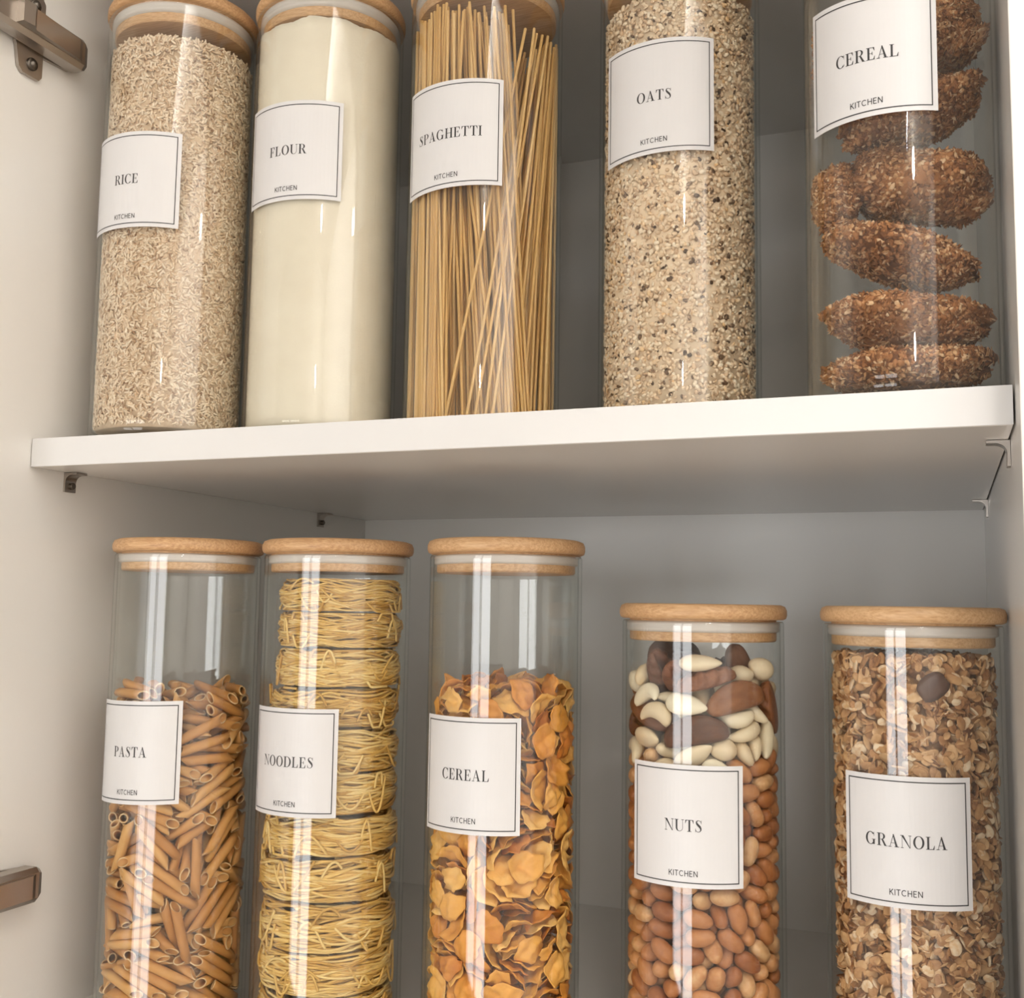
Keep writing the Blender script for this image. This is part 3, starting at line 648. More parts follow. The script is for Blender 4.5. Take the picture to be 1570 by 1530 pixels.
# settled positions of the loose pieces: shape, place (0.1 mm), turn (quaternion x 1000)
SIM_PENNE = [
0,241,59,30,301,-642,638,-299,  0,257,142,107,899,334,-262,-107,  0,149,312,30,560,800,-177,-124,  0,100,-223,32,135,-236,836,-477,  0,145,-267,32,476,836,236,134,  0,216,-299,30,118,-252,870,-406,
0,304,35,32,8,709,-705,-7,  0,-98,222,30,23,-254,963,-87,  0,-18,-367,150,993,107,49,-21,  0,-290,-232,32,282,271,637,664,  0,-171,-264,31,381,-178,-384,822,  0,194,-226,95,409,658,537,334,
0,300,38,105,593,707,-92,-374,  0,215,226,89,187,-122,-30,974,  0,-100,315,90,208,-945,-27,-250,  0,-214,-139,80,541,-295,-261,743,  0,-87,-287,66,696,-534,194,-440,  0,115,-280,107,686,486,138,523,
0,256,25,170,380,-429,-820,14,  0,48,323,101,196,-178,-195,944,  0,-121,254,80,165,969,-56,174,  0,-311,45,30,677,181,-184,-689,  0,290,-226,96,868,143,264,395,  0,242,-183,176,848,-467,115,221,
0,374,53,113,351,-593,-331,645,  0,104,355,147,69,84,814,570,  0,-152,345,151,349,862,71,362,  0,-374,20,96,671,234,-465,-528,  0,-359,-92,73,252,753,-608,23,  0,151,-261,182,25,-60,-799,598,
0,232,64,282,589,-204,-663,414,  0,197,313,88,688,684,-176,-164,  0,-168,172,112,400,-87,642,-648,  0,-302,-2,93,66,-758,646,-57,  0,-231,-292,125,402,-96,-621,666,  0,279,-127,355,334,625,-677,-197,
0,27,-255,284,141,171,-681,-698,  0,67,242,174,227,-195,-925,234,  0,278,-118,192,385,-103,-643,-654,  0,-323,0,150,755,65,-54,-650,  0,-252,40,152,574,-508,316,-560,  0,-8,-303,159,52,-72,-208,974,
0,323,-23,212,466,618,-544,-325,  0,121,270,201,254,251,599,717,  0,-221,243,134,807,-489,-310,-120,  0,318,226,270,508,-318,-793,-108,  0,-94,-224,121,870,407,-8,-278,  0,58,-369,252,740,-635,143,168,
0,-177,213,241,250,926,17,282,  0,103,218,277,10,984,-167,58,  0,-350,126,226,457,649,530,299,  0,-213,294,196,683,-664,-303,-27,  0,-238,-213,262,341,719,-284,-535,  0,-290,-30,206,246,-654,-644,311,
0,-255,35,251,70,-527,674,-513,  0,-230,-119,260,501,-454,-728,108,  0,-332,-43,435,270,-705,-648,-98,  0,-366,-70,203,614,96,433,653,  0,-77,-363,226,164,-58,-829,532,  0,3,-291,220,2,53,50,-997,
0,184,-157,364,780,-312,293,456,  0,240,59,901,618,351,-665,-230,  0,-317,190,282,710,-522,-141,452,  0,230,162,536,12,373,483,792,  0,188,318,207,547,-779,282,-117,  0,122,-354,290,722,624,300,-18,
0,307,-2,271,711,76,107,691,  0,25,369,808,208,-64,-946,-241,  0,101,323,270,40,-20,182,982,  0,369,-88,284,570,318,-684,-325,  0,243,248,299,308,728,-120,-601,  0,-296,82,326,322,-885,-110,317,
0,317,221,398,41,-546,-526,-651,  0,-228,82,790,505,612,-27,608,  0,-286,-177,399,424,821,60,-378,  0,-134,-200,317,790,-81,604,-73,  0,-133,-268,308,584,793,6,172,  0,184,-227,337,168,976,56,-126,
0,-293,-34,379,360,-336,167,854,  0,37,257,343,54,-114,-288,-949,  0,-142,266,323,188,950,244,61,  0,-394,-54,385,42,714,-55,-697,  0,-278,-246,335,366,118,470,795,  0,195,-317,316,929,-137,205,275,
0,379,115,465,621,-335,-631,-324,  0,161,356,413,158,515,420,-731,  0,-261,268,341,126,408,-827,366,  0,239,-68,391,610,-386,-273,636,  0,33,259,411,547,-810,-10,210,  0,366,-18,308,728,-62,350,586,
0,306,-24,390,207,648,-732,-39,  0,-278,-260,523,748,445,188,-454,  0,-232,297,388,355,836,397,-134,  0,52,-306,356,300,-946,-112,-54,  0,-2,396,417,602,541,-434,396,  0,-15,-243,457,137,-98,-985,-45,
0,-238,166,408,859,413,300,37,  0,-310,-132,525,289,858,-21,-423,  0,153,192,467,884,215,-119,-398,  0,371,-63,418,657,162,-511,-529,  0,-159,-297,400,475,-847,214,-107,  0,-269,119,369,875,322,339,128,
0,265,117,419,488,-294,-242,786,  0,13,-269,511,266,-955,-132,14,  0,59,-323,428,105,-49,-944,310,  0,-243,56,487,470,221,-606,-602,  0,-189,-233,447,36,161,275,947,  0,295,-100,479,571,-747,-304,153,
0,-234,-60,573,734,173,182,-630,  0,116,-310,523,247,126,-805,524,  0,-4,309,460,339,334,855,-206,  0,278,-284,553,646,-13,-750,-143,  0,-2,-367,470,362,-928,-4,-88,  0,92,342,398,177,-490,-41,853,
0,306,74,517,139,345,174,912,  0,147,299,586,288,-782,209,-512,  0,-35,348,498,947,-95,-285,-115,  0,-161,201,498,387,750,529,-83,  0,11,-370,535,995,-54,-86,5,  0,2,272,1290,7,214,-957,-196,
0,294,-45,527,679,-638,-277,236,  0,279,-89,672,523,-343,-778,-64,  0,237,54,822,643,-181,321,671,  0,-296,188,521,274,766,582,-11,  0,-236,184,491,806,-15,236,543,  0,296,99,649,189,-603,-433,643,
0,217,-106,665,165,603,-610,487,  0,238,200,485,229,196,-308,902,  0,209,-291,571,243,697,446,-506,  0,-271,-261,622,883,104,267,-371,  0,-72,-249,555,78,62,380,-920,  0,-207,301,544,30,303,-919,251,
0,379,18,614,701,59,-394,592,  0,274,258,553,462,-8,-517,720,  0,360,-132,671,56,772,353,526,  0,-216,-123,655,118,-907,355,-196,  0,-152,-288,596,15,-368,-927,-71,  0,-346,-136,877,390,-459,-536,592,
0,82,230,665,383,107,891,219,  0,377,-26,662,662,193,296,-661,  0,-177,215,564,343,41,-563,-751,  0,-304,231,666,352,763,180,511,  0,-392,-6,622,450,552,-635,299,  0,196,-207,554,301,-900,31,313,
0,251,52,639,87,498,694,513,  0,263,150,681,330,-466,-130,810,  0,-80,307,705,535,234,-359,728,  0,276,-148,744,476,212,59,-851,  0,-18,369,624,33,11,944,-328,  0,-225,-136,722,75,389,895,-206,
0,-122,-208,621,131,-939,274,-160,  0,117,313,661,837,547,-25,14,  0,316,-178,688,503,177,672,-513,  0,-150,291,586,34,297,-914,274,  0,-239,-194,669,302,-167,-550,761,  0,-339,52,729,637,214,337,659,
0,-259,182,710,261,-866,250,345,  0,2,367,688,14,-999,5,-36,  0,-181,319,716,228,-522,344,746,  0,146,273,712,199,980,-21,6,  0,268,212,737,275,-862,296,306,  0,-294,106,679,338,35,878,-337,
0,364,95,816,506,606,-610,-68,  0,49,288,771,118,364,921,71,  0,-54,-254,719,35,-56,738,-672,  0,-297,90,790,360,300,-625,-625,  0,-32,-366,767,448,-31,-881,151,  0,135,-290,621,190,-290,871,-348,
0,-142,-342,658,89,140,584,795,  0,-249,-272,787,766,550,-258,-210,  0,128,292,815,265,-127,-599,-745,  0,-266,-170,884,626,43,37,777,  0,-189,-147,796,730,518,-387,-221,  0,-102,-328,712,104,-86,-620,-773,
0,317,141,892,508,-513,318,-614,  0,135,361,983,35,436,370,-820,  0,-215,251,740,847,292,435,-93,  0,123,-265,692,415,-293,191,-840,  0,-62,-325,910,646,-701,238,-185,  0,29,-284,770,26,83,-974,209,
0,272,-122,871,90,-252,664,-699,  0,227,309,912,379,-269,397,791,  0,-70,252,743,688,546,-158,450,  0,194,-141,823,135,894,410,123,  0,-299,-100,790,58,634,613,467,  0,44,-374,815,579,773,219,-138,
0,378,-66,950,132,-651,654,363,  0,173,343,935,376,-228,556,706,  0,-115,237,785,496,90,539,-675,  0,254,225,928,674,93,669,300,  0,-168,188,1040,99,-259,900,-335,  0,46,-242,889,718,595,-286,222,
0,358,-27,1083,579,-481,-658,-3,  0,-243,192,848,168,-948,-244,-115,  0,-239,-48,852,780,-100,66,-614,  0,303,142,828,387,-592,-439,554,  0,201,164,984,267,-529,-623,510,  0,315,4,1052,212,676,190,680,
0,-289,233,900,236,412,-634,-610,  0,-45,252,951,860,-502,14,-91,  0,-147,345,895,732,607,-20,310,  0,-156,-237,1059,534,-271,270,754,  0,-351,-79,931,368,-628,510,-458,  0,210,-310,785,810,425,387,117,
0,-278,-194,819,226,178,657,697,  0,239,-206,1008,286,480,96,824,  0,233,-59,1173,211,-705,-366,-570,  0,196,-226,843,914,124,195,335,  0,-90,-232,902,250,183,430,848,  0,177,-334,885,56,-346,378,-857,
0,-303,29,945,761,-248,96,591,  0,348,172,1026,594,518,212,-577,  0,-266,123,975,110,-229,888,-383,  0,162,226,910,779,518,-190,-296,  0,-125,-206,1282,176,479,566,-648,  0,273,-80,1007,641,48,-527,555,
0,282,151,1099,67,936,-196,-284,  0,118,268,1009,274,-122,404,864,  0,-164,332,998,195,-80,758,-616,  0,-105,-380,1046,123,-812,-23,-570,  0,304,171,1158,826,358,24,-434,  0,-166,-249,980,617,780,98,-38,
0,24,-298,991,150,369,-679,-616,  0,1,285,1017,54,-312,-400,860,  0,-174,-290,1196,609,-649,276,-364,  0,-96,-307,997,138,225,422,-867,  0,-254,-64,950,604,237,-246,-720,  0,215,-267,1141,271,94,775,-562,
0,150,-299,945,522,-776,6,355,  0,36,238,1234,631,772,-70,25,  0,-296,227,1008,590,-677,-433,81,  0,296,76,1052,467,782,101,-399,  0,-221,-134,1087,92,319,942,-48,  0,-296,-4,1030,804,402,-152,-410,
0,-240,5,1156,668,245,694,109,  0,-281,-250,1085,214,-436,-374,790,  0,-191,243,996,222,-904,-325,-166,  0,-300,11,1105,82,637,755,-133,  0,-275,-172,1091,936,-48,-150,-315,  0,212,124,1317,63,907,-415,17,
0,-321,-187,1149,7,521,811,-267,  0,124,310,1055,106,-340,-398,845,  0,86,285,1124,478,854,121,167,  0,-238,-220,1045,784,316,-369,-387,  0,-106,-317,1062,448,851,-80,262,  0,328,-226,918,524,-473,527,472,
0,212,-235,1070,716,205,460,-484,  0,-299,215,1214,466,-778,-280,313,  0,-231,190,1130,922,-363,-119,64,  0,238,183,1332,195,895,-387,-103,  0,123,365,1158,163,384,614,-670,  0,-13,278,1178,110,-4,148,983,
0,-252,146,1246,91,-324,737,586,  0,-262,-157,1419,200,-423,586,662,  0,-169,244,1087,307,920,170,176,  0,256,46,1192,541,92,-190,814,  0,108,224,1367,71,-936,335,-88,  0,-232,275,1127,39,-293,785,-544,
0,280,75,1263,782,83,-40,-617,  0,80,324,1177,23,-912,138,-386,  0,259,-133,1127,422,-466,-635,-449,  0,380,-67,1124,427,524,9,-738,  0,92,-356,1067,338,863,194,-321,  0,132,-359,1114,727,564,382,-85,
0,-19,380,1227,607,728,-168,271,  0,372,7,1329,705,36,-207,678,  0,-222,192,1200,485,-232,660,-524,  0,322,157,1242,422,-434,-465,646,  0,44,379,1196,893,311,-316,81,  0,32,-320,1201,519,842,79,-126,
0,18,-244,1107,218,16,965,142,  0,-310,-39,1262,383,-250,868,-192,  0,1,-152,1530,154,-155,-692,688,  0,112,-232,1252,683,-705,96,162,  0,-50,-250,1223,964,-231,103,76,  0,210,14,1687,586,334,648,-353,
0,293,226,1308,209,350,697,590,  0,305,-170,1147,424,-387,773,-270,  0,-38,380,1290,276,-169,885,336,  0,36,-284,1333,961,236,135,59,  0,-396,1,1078,92,701,141,693,  0,-285,-77,1201,384,-729,356,-442,
0,-367,58,1289,501,-359,572,-541,  0,-173,-238,1313,296,-752,550,-211,  0,-126,260,1378,468,-160,187,-849,  0,-302,36,1252,768,-512,-369,112,  0,56,-369,1312,168,-33,-588,-790,  0,240,-186,1258,564,-799,51,201,
0,294,-78,1406,464,-294,764,-338,  0,83,-355,1240,614,-776,52,131,  0,72,-296,1262,35,112,-556,823,  0,-250,-245,1319,382,-165,723,552,  0,-137,-345,1380,599,776,-197,25,  0,-234,217,1317,411,592,692,57,
0,230,261,1373,318,868,-338,-178,  0,126,-133,1581,49,-494,-426,-756,  0,-109,296,1291,269,92,-959,-17,  0,125,276,1402,319,42,191,927,  0,68,245,1424,292,-50,108,949,  0,-219,309,1406,406,-89,-499,-761,
0,329,-43,1363,328,-770,-537,-103,  0,-42,-303,1425,278,-130,-938,163,  0,-318,229,1368,371,489,-666,423,  0,-206,235,1416,80,-400,909,-82,  0,-206,-126,1392,117,-880,417,-196,  0,-367,10,1376,105,694,-710,-59,
0,93,-238,1414,423,875,121,-200,  0,-20,88,1530,300,428,-698,-490,  0,-329,14,1322,191,-797,-562,112,  0,-306,-114,1343,188,-740,-312,-565,  0,-202,-200,1457,86,405,-126,-902,  0,155,-343,1376,352,121,-906,-205,
0,256,-34,1367,514,65,236,-822,  0,-369,-40,1468,532,556,-321,-551,  0,295,-68,1486,668,317,-40,-672,  0,-221,99,1465,499,702,437,260,  0,326,-177,1310,121,-832,-493,-224,  0,97,-198,1656,238,348,905,-48,
0,250,-35,1433,347,-427,796,-253,  0,126,-46,1671,389,-323,691,517,  0,-314,132,1463,326,-224,780,-486,  0,353,-130,1412,262,-533,801,81,  0,174,-112,1621,212,540,801,-149,  0,332,-158,1570,238,-823,-499,131,
0,232,-124,1494,624,186,-398,646,  0,267,248,1438,312,-846,403,-156,  0,-38,316,1468,888,406,130,171,  0,117,-22,1810,169,553,-648,496,  0,38,64,1539,242,819,502,140,  0,-108,63,1571,340,-149,149,916,
0,334,165,1514,263,429,564,655,  0,-74,228,1456,771,367,496,-156,  0,-332,-11,1530,750,-315,-270,516,  0,222,78,1528,247,-602,-303,-696,  0,-140,-310,1525,974,101,159,-125,  0,-196,-315,1445,818,518,-185,-165,
0,350,-61,1515,426,596,-386,-560,  0,157,126,1548,199,-729,-452,474,  0,124,-268,1481,533,834,130,-57,  0,-107,-93,1594,900,121,-141,-395,  0,-108,-215,1623,793,-511,-219,-249,  0,152,-296,1420,154,116,-980,-42,
0,188,-245,1533,140,160,-957,-195,  0,104,361,1562,84,-234,-663,-706,  0,-131,303,1538,279,284,-887,-236,  0,-62,366,1571,875,-430,172,143,  0,130,-349,1488,831,-512,76,205,  0,22,-220,1573,599,-791,-94,-78,
0,-258,34,1560,782,131,-19,608,  0,-18,294,1535,957,-31,289,10,  0,-148,-118,1645,472,-794,-382,29,  0,-318,-191,1549,831,223,119,-496,  0,277,50,1646,450,618,492,417,  0,23,-270,1612,794,-604,-62,-48,
0,-348,127,1559,376,705,536,270,  0,38,272,1572,170,237,-703,648,  0,84,-319,1675,43,-487,269,830,  0,-241,-132,1554,821,206,-352,400,  0,311,131,1584,422,16,831,362,  0,-136,-338,1613,89,-191,-968,133,
0,253,-155,1580,46,566,-823,23,  0,312,-201,1659,23,503,-824,-258,  0,185,-323,1535,542,-796,-90,252,  0,-322,4,1611,539,587,-387,-464,  0,194,306,1604,531,570,238,-580,  0,119,-139,1706,727,668,18,160,
0,309,146,1731,328,712,-354,-510,  0,179,216,1656,488,-12,332,807,  0,77,-381,1721,387,246,-799,389,  0,82,135,1604,41,58,81,-994,  0,189,202,1594,967,252,4,25,  0,306,-216,1753,426,-175,730,-504,
0,-82,8,1740,962,149,-187,-130,  0,367,70,1740,573,265,-65,773,  0,-36,75,1627,57,173,271,945,  0,-163,41,1627,719,-586,277,-252,  0,-336,-91,1646,152,761,-585,-236,  0,-228,296,1582,646,652,382,107,
0,272,-24,1731,183,322,-207,-906,  0,104,64,1775,690,-381,296,540,  0,-90,306,1663,266,932,216,114,  0,-265,-70,1654,227,-678,646,-266,  0,75,-25,1740,703,-557,122,-425,  0,327,-73,1632,235,-404,698,-542,
0,22,-34,1660,317,274,-661,-623,  0,154,276,1700,38,-81,643,760,  0,-300,220,1694,639,591,341,356,  0,-61,-318,1652,271,-166,-522,792,  0,-169,167,1628,413,-160,-895,-49,  0,-235,137,1740,558,-824,1,100,
0,-34,168,1641,425,-539,-110,-719,  0,-287,-28,1832,18,844,533,-53,  0,126,217,1748,880,-38,-153,447,  0,40,-311,1749,76,417,-672,-608,  0,-322,33,1800,536,213,-159,-801,  0,303,-100,1791,726,-579,-143,342,
0,-38,296,1728,278,263,-511,-770,  0,-237,-284,1689,238,183,652,696,  0,-194,-247,1721,960,22,23,-278,  0,191,85,1799,798,506,180,-272,  0,-247,73,1747,81,-35,745,-661,  0,-166,-331,1756,434,-861,221,-148,
0,199,208,1767,643,-651,237,327,  0,-73,-182,1727,190,971,-61,134,  0,-199,-60,1740,56,-57,774,628,  0,-139,-182,1777,174,75,768,612,  0,168,-173,1767,198,51,-959,198,  0,-72,-114,1733,44,-39,905,421,
0,17,-53,1856,87,-720,-609,322,  0,-124,291,1743,454,743,485,84,  0,-126,-55,1815,709,-460,-218,488,  0,-150,-246,1777,979,-153,68,-113,  0,14,169,1748,743,-390,323,438,  0,13,203,1918,384,117,-155,-903,
0,369,-45,1890,100,742,638,-183,  0,187,252,1835,893,362,-191,-187,  0,-205,-16,1813,333,257,833,-360,  0,73,241,1772,617,102,-427,-654,  0,73,-112,1824,77,-991,-9,-109,  0,313,-37,1839,769,-182,-12,-613,
0,182,323,1840,16,-952,243,-188,  0,235,139,1813,375,-263,634,624,  0,-2,-219,1866,394,906,-121,-93,  0,-11,-21,1917,400,257,62,-878,  0,249,7,1971,92,91,-222,966,  0,296,223,1938,641,651,-247,-324,
0,-180,307,1718,457,16,-596,-660,  0,-24,-277,1868,31,-152,-718,679,  0,-86,34,1906,159,817,-398,386,  0,188,62,1907,680,27,186,708,  0,-14,374,1820,974,-59,-218,-6,  0,-304,-10,1891,351,460,-715,-391,
0,276,-47,1894,508,42,-73,-857,  0,199,-344,1804,572,-303,704,292,  0,6,217,1826,165,-950,-196,-181,  0,-131,209,1821,517,20,-315,-796,  0,40,65,1905,100,936,250,226,  0,-12,-313,1817,12,23,984,174,
0,38,307,1856,373,477,140,-783,  0,-303,234,1888,644,-563,99,508,  0,-118,226,1884,8,619,-730,290,  0,-242,-192,1850,510,-453,-212,700,  0,73,177,1935,668,-631,-243,311,  0,-362,71,1839,393,642,625,208,
0,-59,-182,1942,848,-316,-70,-420,  0,-124,-343,1966,121,-164,-790,579,  0,-240,212,1870,120,453,-797,381,  0,-367,46,1907,545,-335,245,-729,  0,-67,-272,1926,1,-422,-895,-145,  0,-169,-331,1857,154,-269,-390,867,
0,279,169,1982,362,878,-286,-126,  0,-347,-164,1781,105,-790,327,-507,  0,-317,-99,1971,198,-497,-843,-64,  0,-208,-149,1889,394,692,-571,-200,  0,35,-154,1961,664,-686,150,-258,  0,-235,-72,1949,611,209,308,699,
0,-157,304,1951,657,-746,26,101,  0,-112,-287,1995,42,984,-155,-75,  0,-74,375,1920,333,36,895,-294]
SIM_FLAKES = [
5,208,84,22,893,-90,-119,-424,  6,-24,411,167,303,325,-555,703,  5,-31,-264,42,124,538,798,240,  1,101,314,50,191,582,-744,-268,  4,-318,-101,48,157,-363,38,918,  1,117,-340,15,810,-147,118,556,
2,332,41,18,900,-55,-18,432,  5,51,178,93,330,328,599,652,  1,357,-51,42,585,265,-296,707,  2,-9,-341,64,51,622,708,332,  2,135,220,57,870,53,342,352,  5,-158,142,45,95,-298,910,-271,
2,277,-14,172,190,-43,598,778,  4,-104,-209,41,84,333,19,-939,  2,286,201,20,552,-12,58,831,  3,-356,-33,103,272,772,-485,308,  1,68,-212,40,17,-916,-400,35,  1,-188,-96,40,312,-93,-93,941,
4,191,109,88,915,-103,300,250,  4,-338,-3,353,522,-297,-691,-402,  1,282,-102,42,936,314,-42,155,  4,-175,-70,127,864,168,-423,214,  3,392,-16,179,61,708,-84,699,  4,-332,45,43,728,-218,267,593,
2,172,-153,22,475,-109,81,-869,  4,-219,-217,37,642,259,87,-716,  5,135,328,91,52,972,28,-226,  5,-5,303,17,720,20,-38,693,  3,250,-252,48,47,-839,-541,40,  1,51,-365,129,184,433,318,-823,
3,56,385,424,497,-625,-347,-492,  6,-67,276,51,747,94,-284,-594,  3,215,-67,132,406,-236,-681,-562,  6,-334,-76,216,162,-272,309,-897,  4,238,247,61,876,-188,128,-426,  5,-138,321,52,35,-307,19,951,
2,320,-139,85,519,154,212,-814,  3,24,-345,211,783,346,-449,-255,  1,350,83,54,504,118,23,856,  4,-384,-10,208,88,-715,17,693,  6,43,-245,124,573,357,393,624,  4,-61,-344,83,12,-451,-267,852,
2,-32,388,273,720,440,434,-318,  2,-235,257,33,909,76,-216,349,  2,189,-157,80,967,136,-121,177,  4,-126,-308,122,220,274,-219,-910,  3,375,-116,510,143,690,-184,685,  2,-266,220,56,974,189,-54,112,
5,178,-302,70,379,-63,100,-918,  4,-83,-199,478,448,504,-204,-710,  4,16,334,1963,610,787,39,77,  5,-324,62,139,492,705,-511,-2,  3,134,-175,125,975,43,211,-60,  3,-354,37,506,342,718,-584,161,
3,340,76,136,77,-750,647,110,  6,-117,290,154,174,326,875,312,  3,243,-97,206,152,-115,-888,-418,  1,-38,-223,167,696,12,707,127,  3,262,34,228,651,739,-170,32,  5,-318,73,218,342,-24,682,646,
3,3,-302,366,242,-493,2,-836,  4,-79,-325,255,182,-794,479,-327,  6,262,202,139,983,2,-141,115,  3,-199,62,145,450,622,-261,586,  2,-84,344,1988,826,-384,106,399,  4,-277,-240,155,775,-311,230,-501,
6,387,-48,699,716,21,698,30,  5,-186,340,231,563,-683,-408,-224,  3,302,-191,105,427,0,240,-872,  6,-219,14,374,361,-591,428,581,  2,51,268,167,113,-569,-782,229,  6,-228,219,121,17,-337,-902,-270,
2,193,-247,149,72,-697,690,180,  4,-31,-411,402,342,-489,-614,-517,  2,30,356,257,340,-812,85,468,  4,-306,115,120,734,-603,248,-191,  4,213,-320,182,190,562,-380,710,  1,-234,-32,242,402,28,419,-814,
3,16,233,742,671,102,-698,-229,  3,-160,156,141,228,-962,-141,-45,  6,295,-141,191,332,-17,322,-886,  1,-154,-209,181,92,575,-763,282,  3,355,102,201,23,337,200,-920,  5,-243,186,181,10,-924,380,-27,
2,258,-88,274,491,88,86,-862,  6,168,-315,2011,188,-52,-941,-278,  2,141,319,153,129,802,539,-221,  2,-99,207,191,221,16,-5,-975,  3,108,-300,218,201,861,-414,-215,  4,-188,-128,217,851,245,62,-460,
5,394,5,301,798,234,-509,-223,  5,-269,156,229,102,967,-232,20,  2,103,-340,292,257,300,-894,212,  6,-302,-73,355,89,-24,-857,-507,  2,265,123,192,936,113,-302,-139,  3,-135,195,225,966,-16,16,-256,
3,128,-134,284,132,356,-528,-760,  3,-123,-327,252,913,-134,-360,-137,  6,56,339,270,182,-381,420,-803,  3,-61,278,300,518,-171,755,364,  4,324,-226,224,569,-653,-500,11,  3,-85,-362,378,200,-61,-878,-432,
1,155,151,207,54,-895,397,-194,  2,-45,231,344,585,-296,720,226,  4,126,-219,252,273,953,-80,-103,  6,-36,-218,306,176,-437,385,794,  1,58,199,212,955,-115,219,165,  3,-182,106,322,643,410,580,-285,
3,339,80,500,192,550,-812,25,  3,-210,-74,323,664,148,453,-577,  5,109,221,265,269,249,-916,162,  5,-214,302,237,783,619,52,23,  6,-310,132,268,727,-140,-196,-643,  4,-144,-161,342,498,-720,450,175,
6,213,286,220,306,778,-548,33,  4,24,396,800,724,521,-161,424,  6,107,-267,312,894,-36,302,329,  1,-286,-194,267,8,-263,-926,-272,  4,144,309,277,939,-18,172,-298,  4,-385,7,1318,101,-711,37,695,
4,180,-188,311,875,183,246,376,  3,-176,-281,260,908,-174,-314,216,  5,230,115,246,59,-38,-118,990,  2,-46,349,457,932,-110,-338,73,  1,275,-245,294,347,-136,350,-859,  6,-299,-154,316,570,97,-342,741,
4,367,85,338,161,409,-43,-897,  1,-156,199,301,42,226,970,76,  1,320,-123,311,55,-37,28,-997,  3,-414,-12,1024,752,129,645,45,  2,205,150,296,116,20,44,-992,  2,-329,121,328,773,-278,77,564,
5,320,-165,382,90,842,523,92,  1,-61,-211,404,659,274,-223,-664,  1,381,-20,493,695,93,665,-259,  2,-317,149,379,69,809,523,-259,  6,273,-84,388,976,6,-213,-52,  6,-253,-296,365,418,650,238,-588,
6,98,220,329,956,80,73,-271,  6,-206,261,333,102,-402,910,9,  5,156,-372,399,755,-643,-108,64,  1,-180,-259,350,187,-870,345,-298,  3,222,35,306,687,-75,-72,719,  2,-118,319,386,114,-619,740,-235,
4,51,-240,451,136,-855,-343,364,  6,-232,-153,408,126,-802,-536,-232,  1,42,265,450,230,579,134,-770,  5,-50,187,374,792,472,-294,254,  4,298,-162,822,154,-420,887,115,  5,-249,-234,367,868,440,-199,-116,
1,330,241,267,604,555,-509,-261,  4,-199,121,391,207,-76,385,896,  1,309,22,465,99,-377,910,-144,  4,-151,-297,495,185,595,718,310,  5,224,279,352,283,827,-477,-96,  3,-23,324,520,865,123,-278,-399,
3,270,-233,385,162,249,101,-949,  6,-274,-101,1799,242,239,-813,-473,  6,312,42,397,183,-782,584,-120,  5,211,-53,672,206,468,752,415,  2,-15,-330,508,858,-120,232,-442,  1,-350,-69,459,193,-136,882,408,
2,222,91,386,203,-357,901,-137,  4,-130,138,461,841,-312,-326,-299,  4,290,-63,477,765,150,-438,448,  5,-357,-123,454,695,417,-143,-568,  4,186,335,407,38,-283,-847,448,  2,-78,357,642,564,-273,680,380,
4,-101,-296,644,977,122,-63,165,  3,-214,-8,519,326,-41,-864,-382,  6,252,185,413,50,-257,-253,-931,  1,-148,359,472,582,-327,-642,-378,  3,306,-278,635,671,-561,-368,317,  6,-220,-14,642,324,4,-727,-605,
2,132,187,376,339,-56,-137,929,  3,-85,214,509,268,208,869,-359,  2,-40,-409,644,604,-602,-320,-413,  5,107,198,448,460,-780,368,-209,  4,200,78,433,667,467,-111,-570,  6,-36,239,609,359,134,922,-64,
3,134,-89,448,505,703,258,430,  4,-348,-9,630,472,36,543,-694,  6,89,179,510,631,620,-48,-463,  5,-191,281,387,132,248,43,-959,  1,159,-245,416,32,722,-690,-43,  5,-16,376,648,264,-525,-418,-693,
5,-231,113,490,162,194,-232,-939,  1,137,-359,460,747,-250,-295,-541,  1,-176,-380,510,295,-27,689,661,  2,294,218,453,230,886,225,-335,  1,-284,225,388,916,-169,-94,352,  4,235,-153,480,272,237,887,288,
1,23,-289,636,836,64,-532,-119,  6,-107,204,735,503,-183,818,-212,  5,-277,235,472,75,407,-887,-206,  1,22,-390,577,274,-419,-426,-754,  2,-264,-158,448,164,-97,975,112,  2,339,42,541,340,-85,116,929,
3,-110,297,514,822,-96,-544,135,  4,63,-402,760,102,-122,-699,-697,  1,-262,-257,488,511,552,-612,245,  4,76,376,646,545,-405,602,420,  5,-168,285,552,497,-350,783,-131,  1,366,-146,610,603,-319,-480,552,
4,-261,-192,500,977,-90,144,131,  1,194,-11,529,208,-680,156,686,  4,-63,234,638,792,-191,-413,407,  3,215,-101,539,718,153,-165,658,  1,-207,-103,540,204,944,197,-166,  3,228,136,564,228,853,-470,23,
3,-196,112,613,574,-38,-228,-786,  1,128,-225,463,12,-253,148,-956,  2,-50,-223,637,483,-33,874,51,  6,115,301,516,344,844,-410,-46,  6,-330,78,529,606,-370,185,680,  1,215,-291,499,251,136,-947,148,
2,-299,-122,771,290,-781,120,539,  2,229,316,470,310,806,283,-419,  3,-273,218,508,440,13,-13,-898,  6,-170,-364,1246,148,-294,-536,-777,  1,-188,-74,587,388,-576,-368,-619,  4,143,331,573,10,-384,-863,328,
5,-352,87,597,650,-342,174,656,  2,47,-233,505,104,902,-268,-323,  1,-293,-61,655,702,518,364,-326,  2,157,192,586,909,-332,197,-159,  5,-137,349,720,441,-772,-303,-343,  2,200,-270,534,239,582,-777,12,
4,330,45,613,102,921,367,-84,  2,134,114,611,660,635,-149,-373,  4,-37,244,1198,722,-156,629,-244,  2,52,-219,571,120,182,-950,-225,  5,308,205,534,359,36,-896,259,  4,314,116,647,175,892,410,-77,
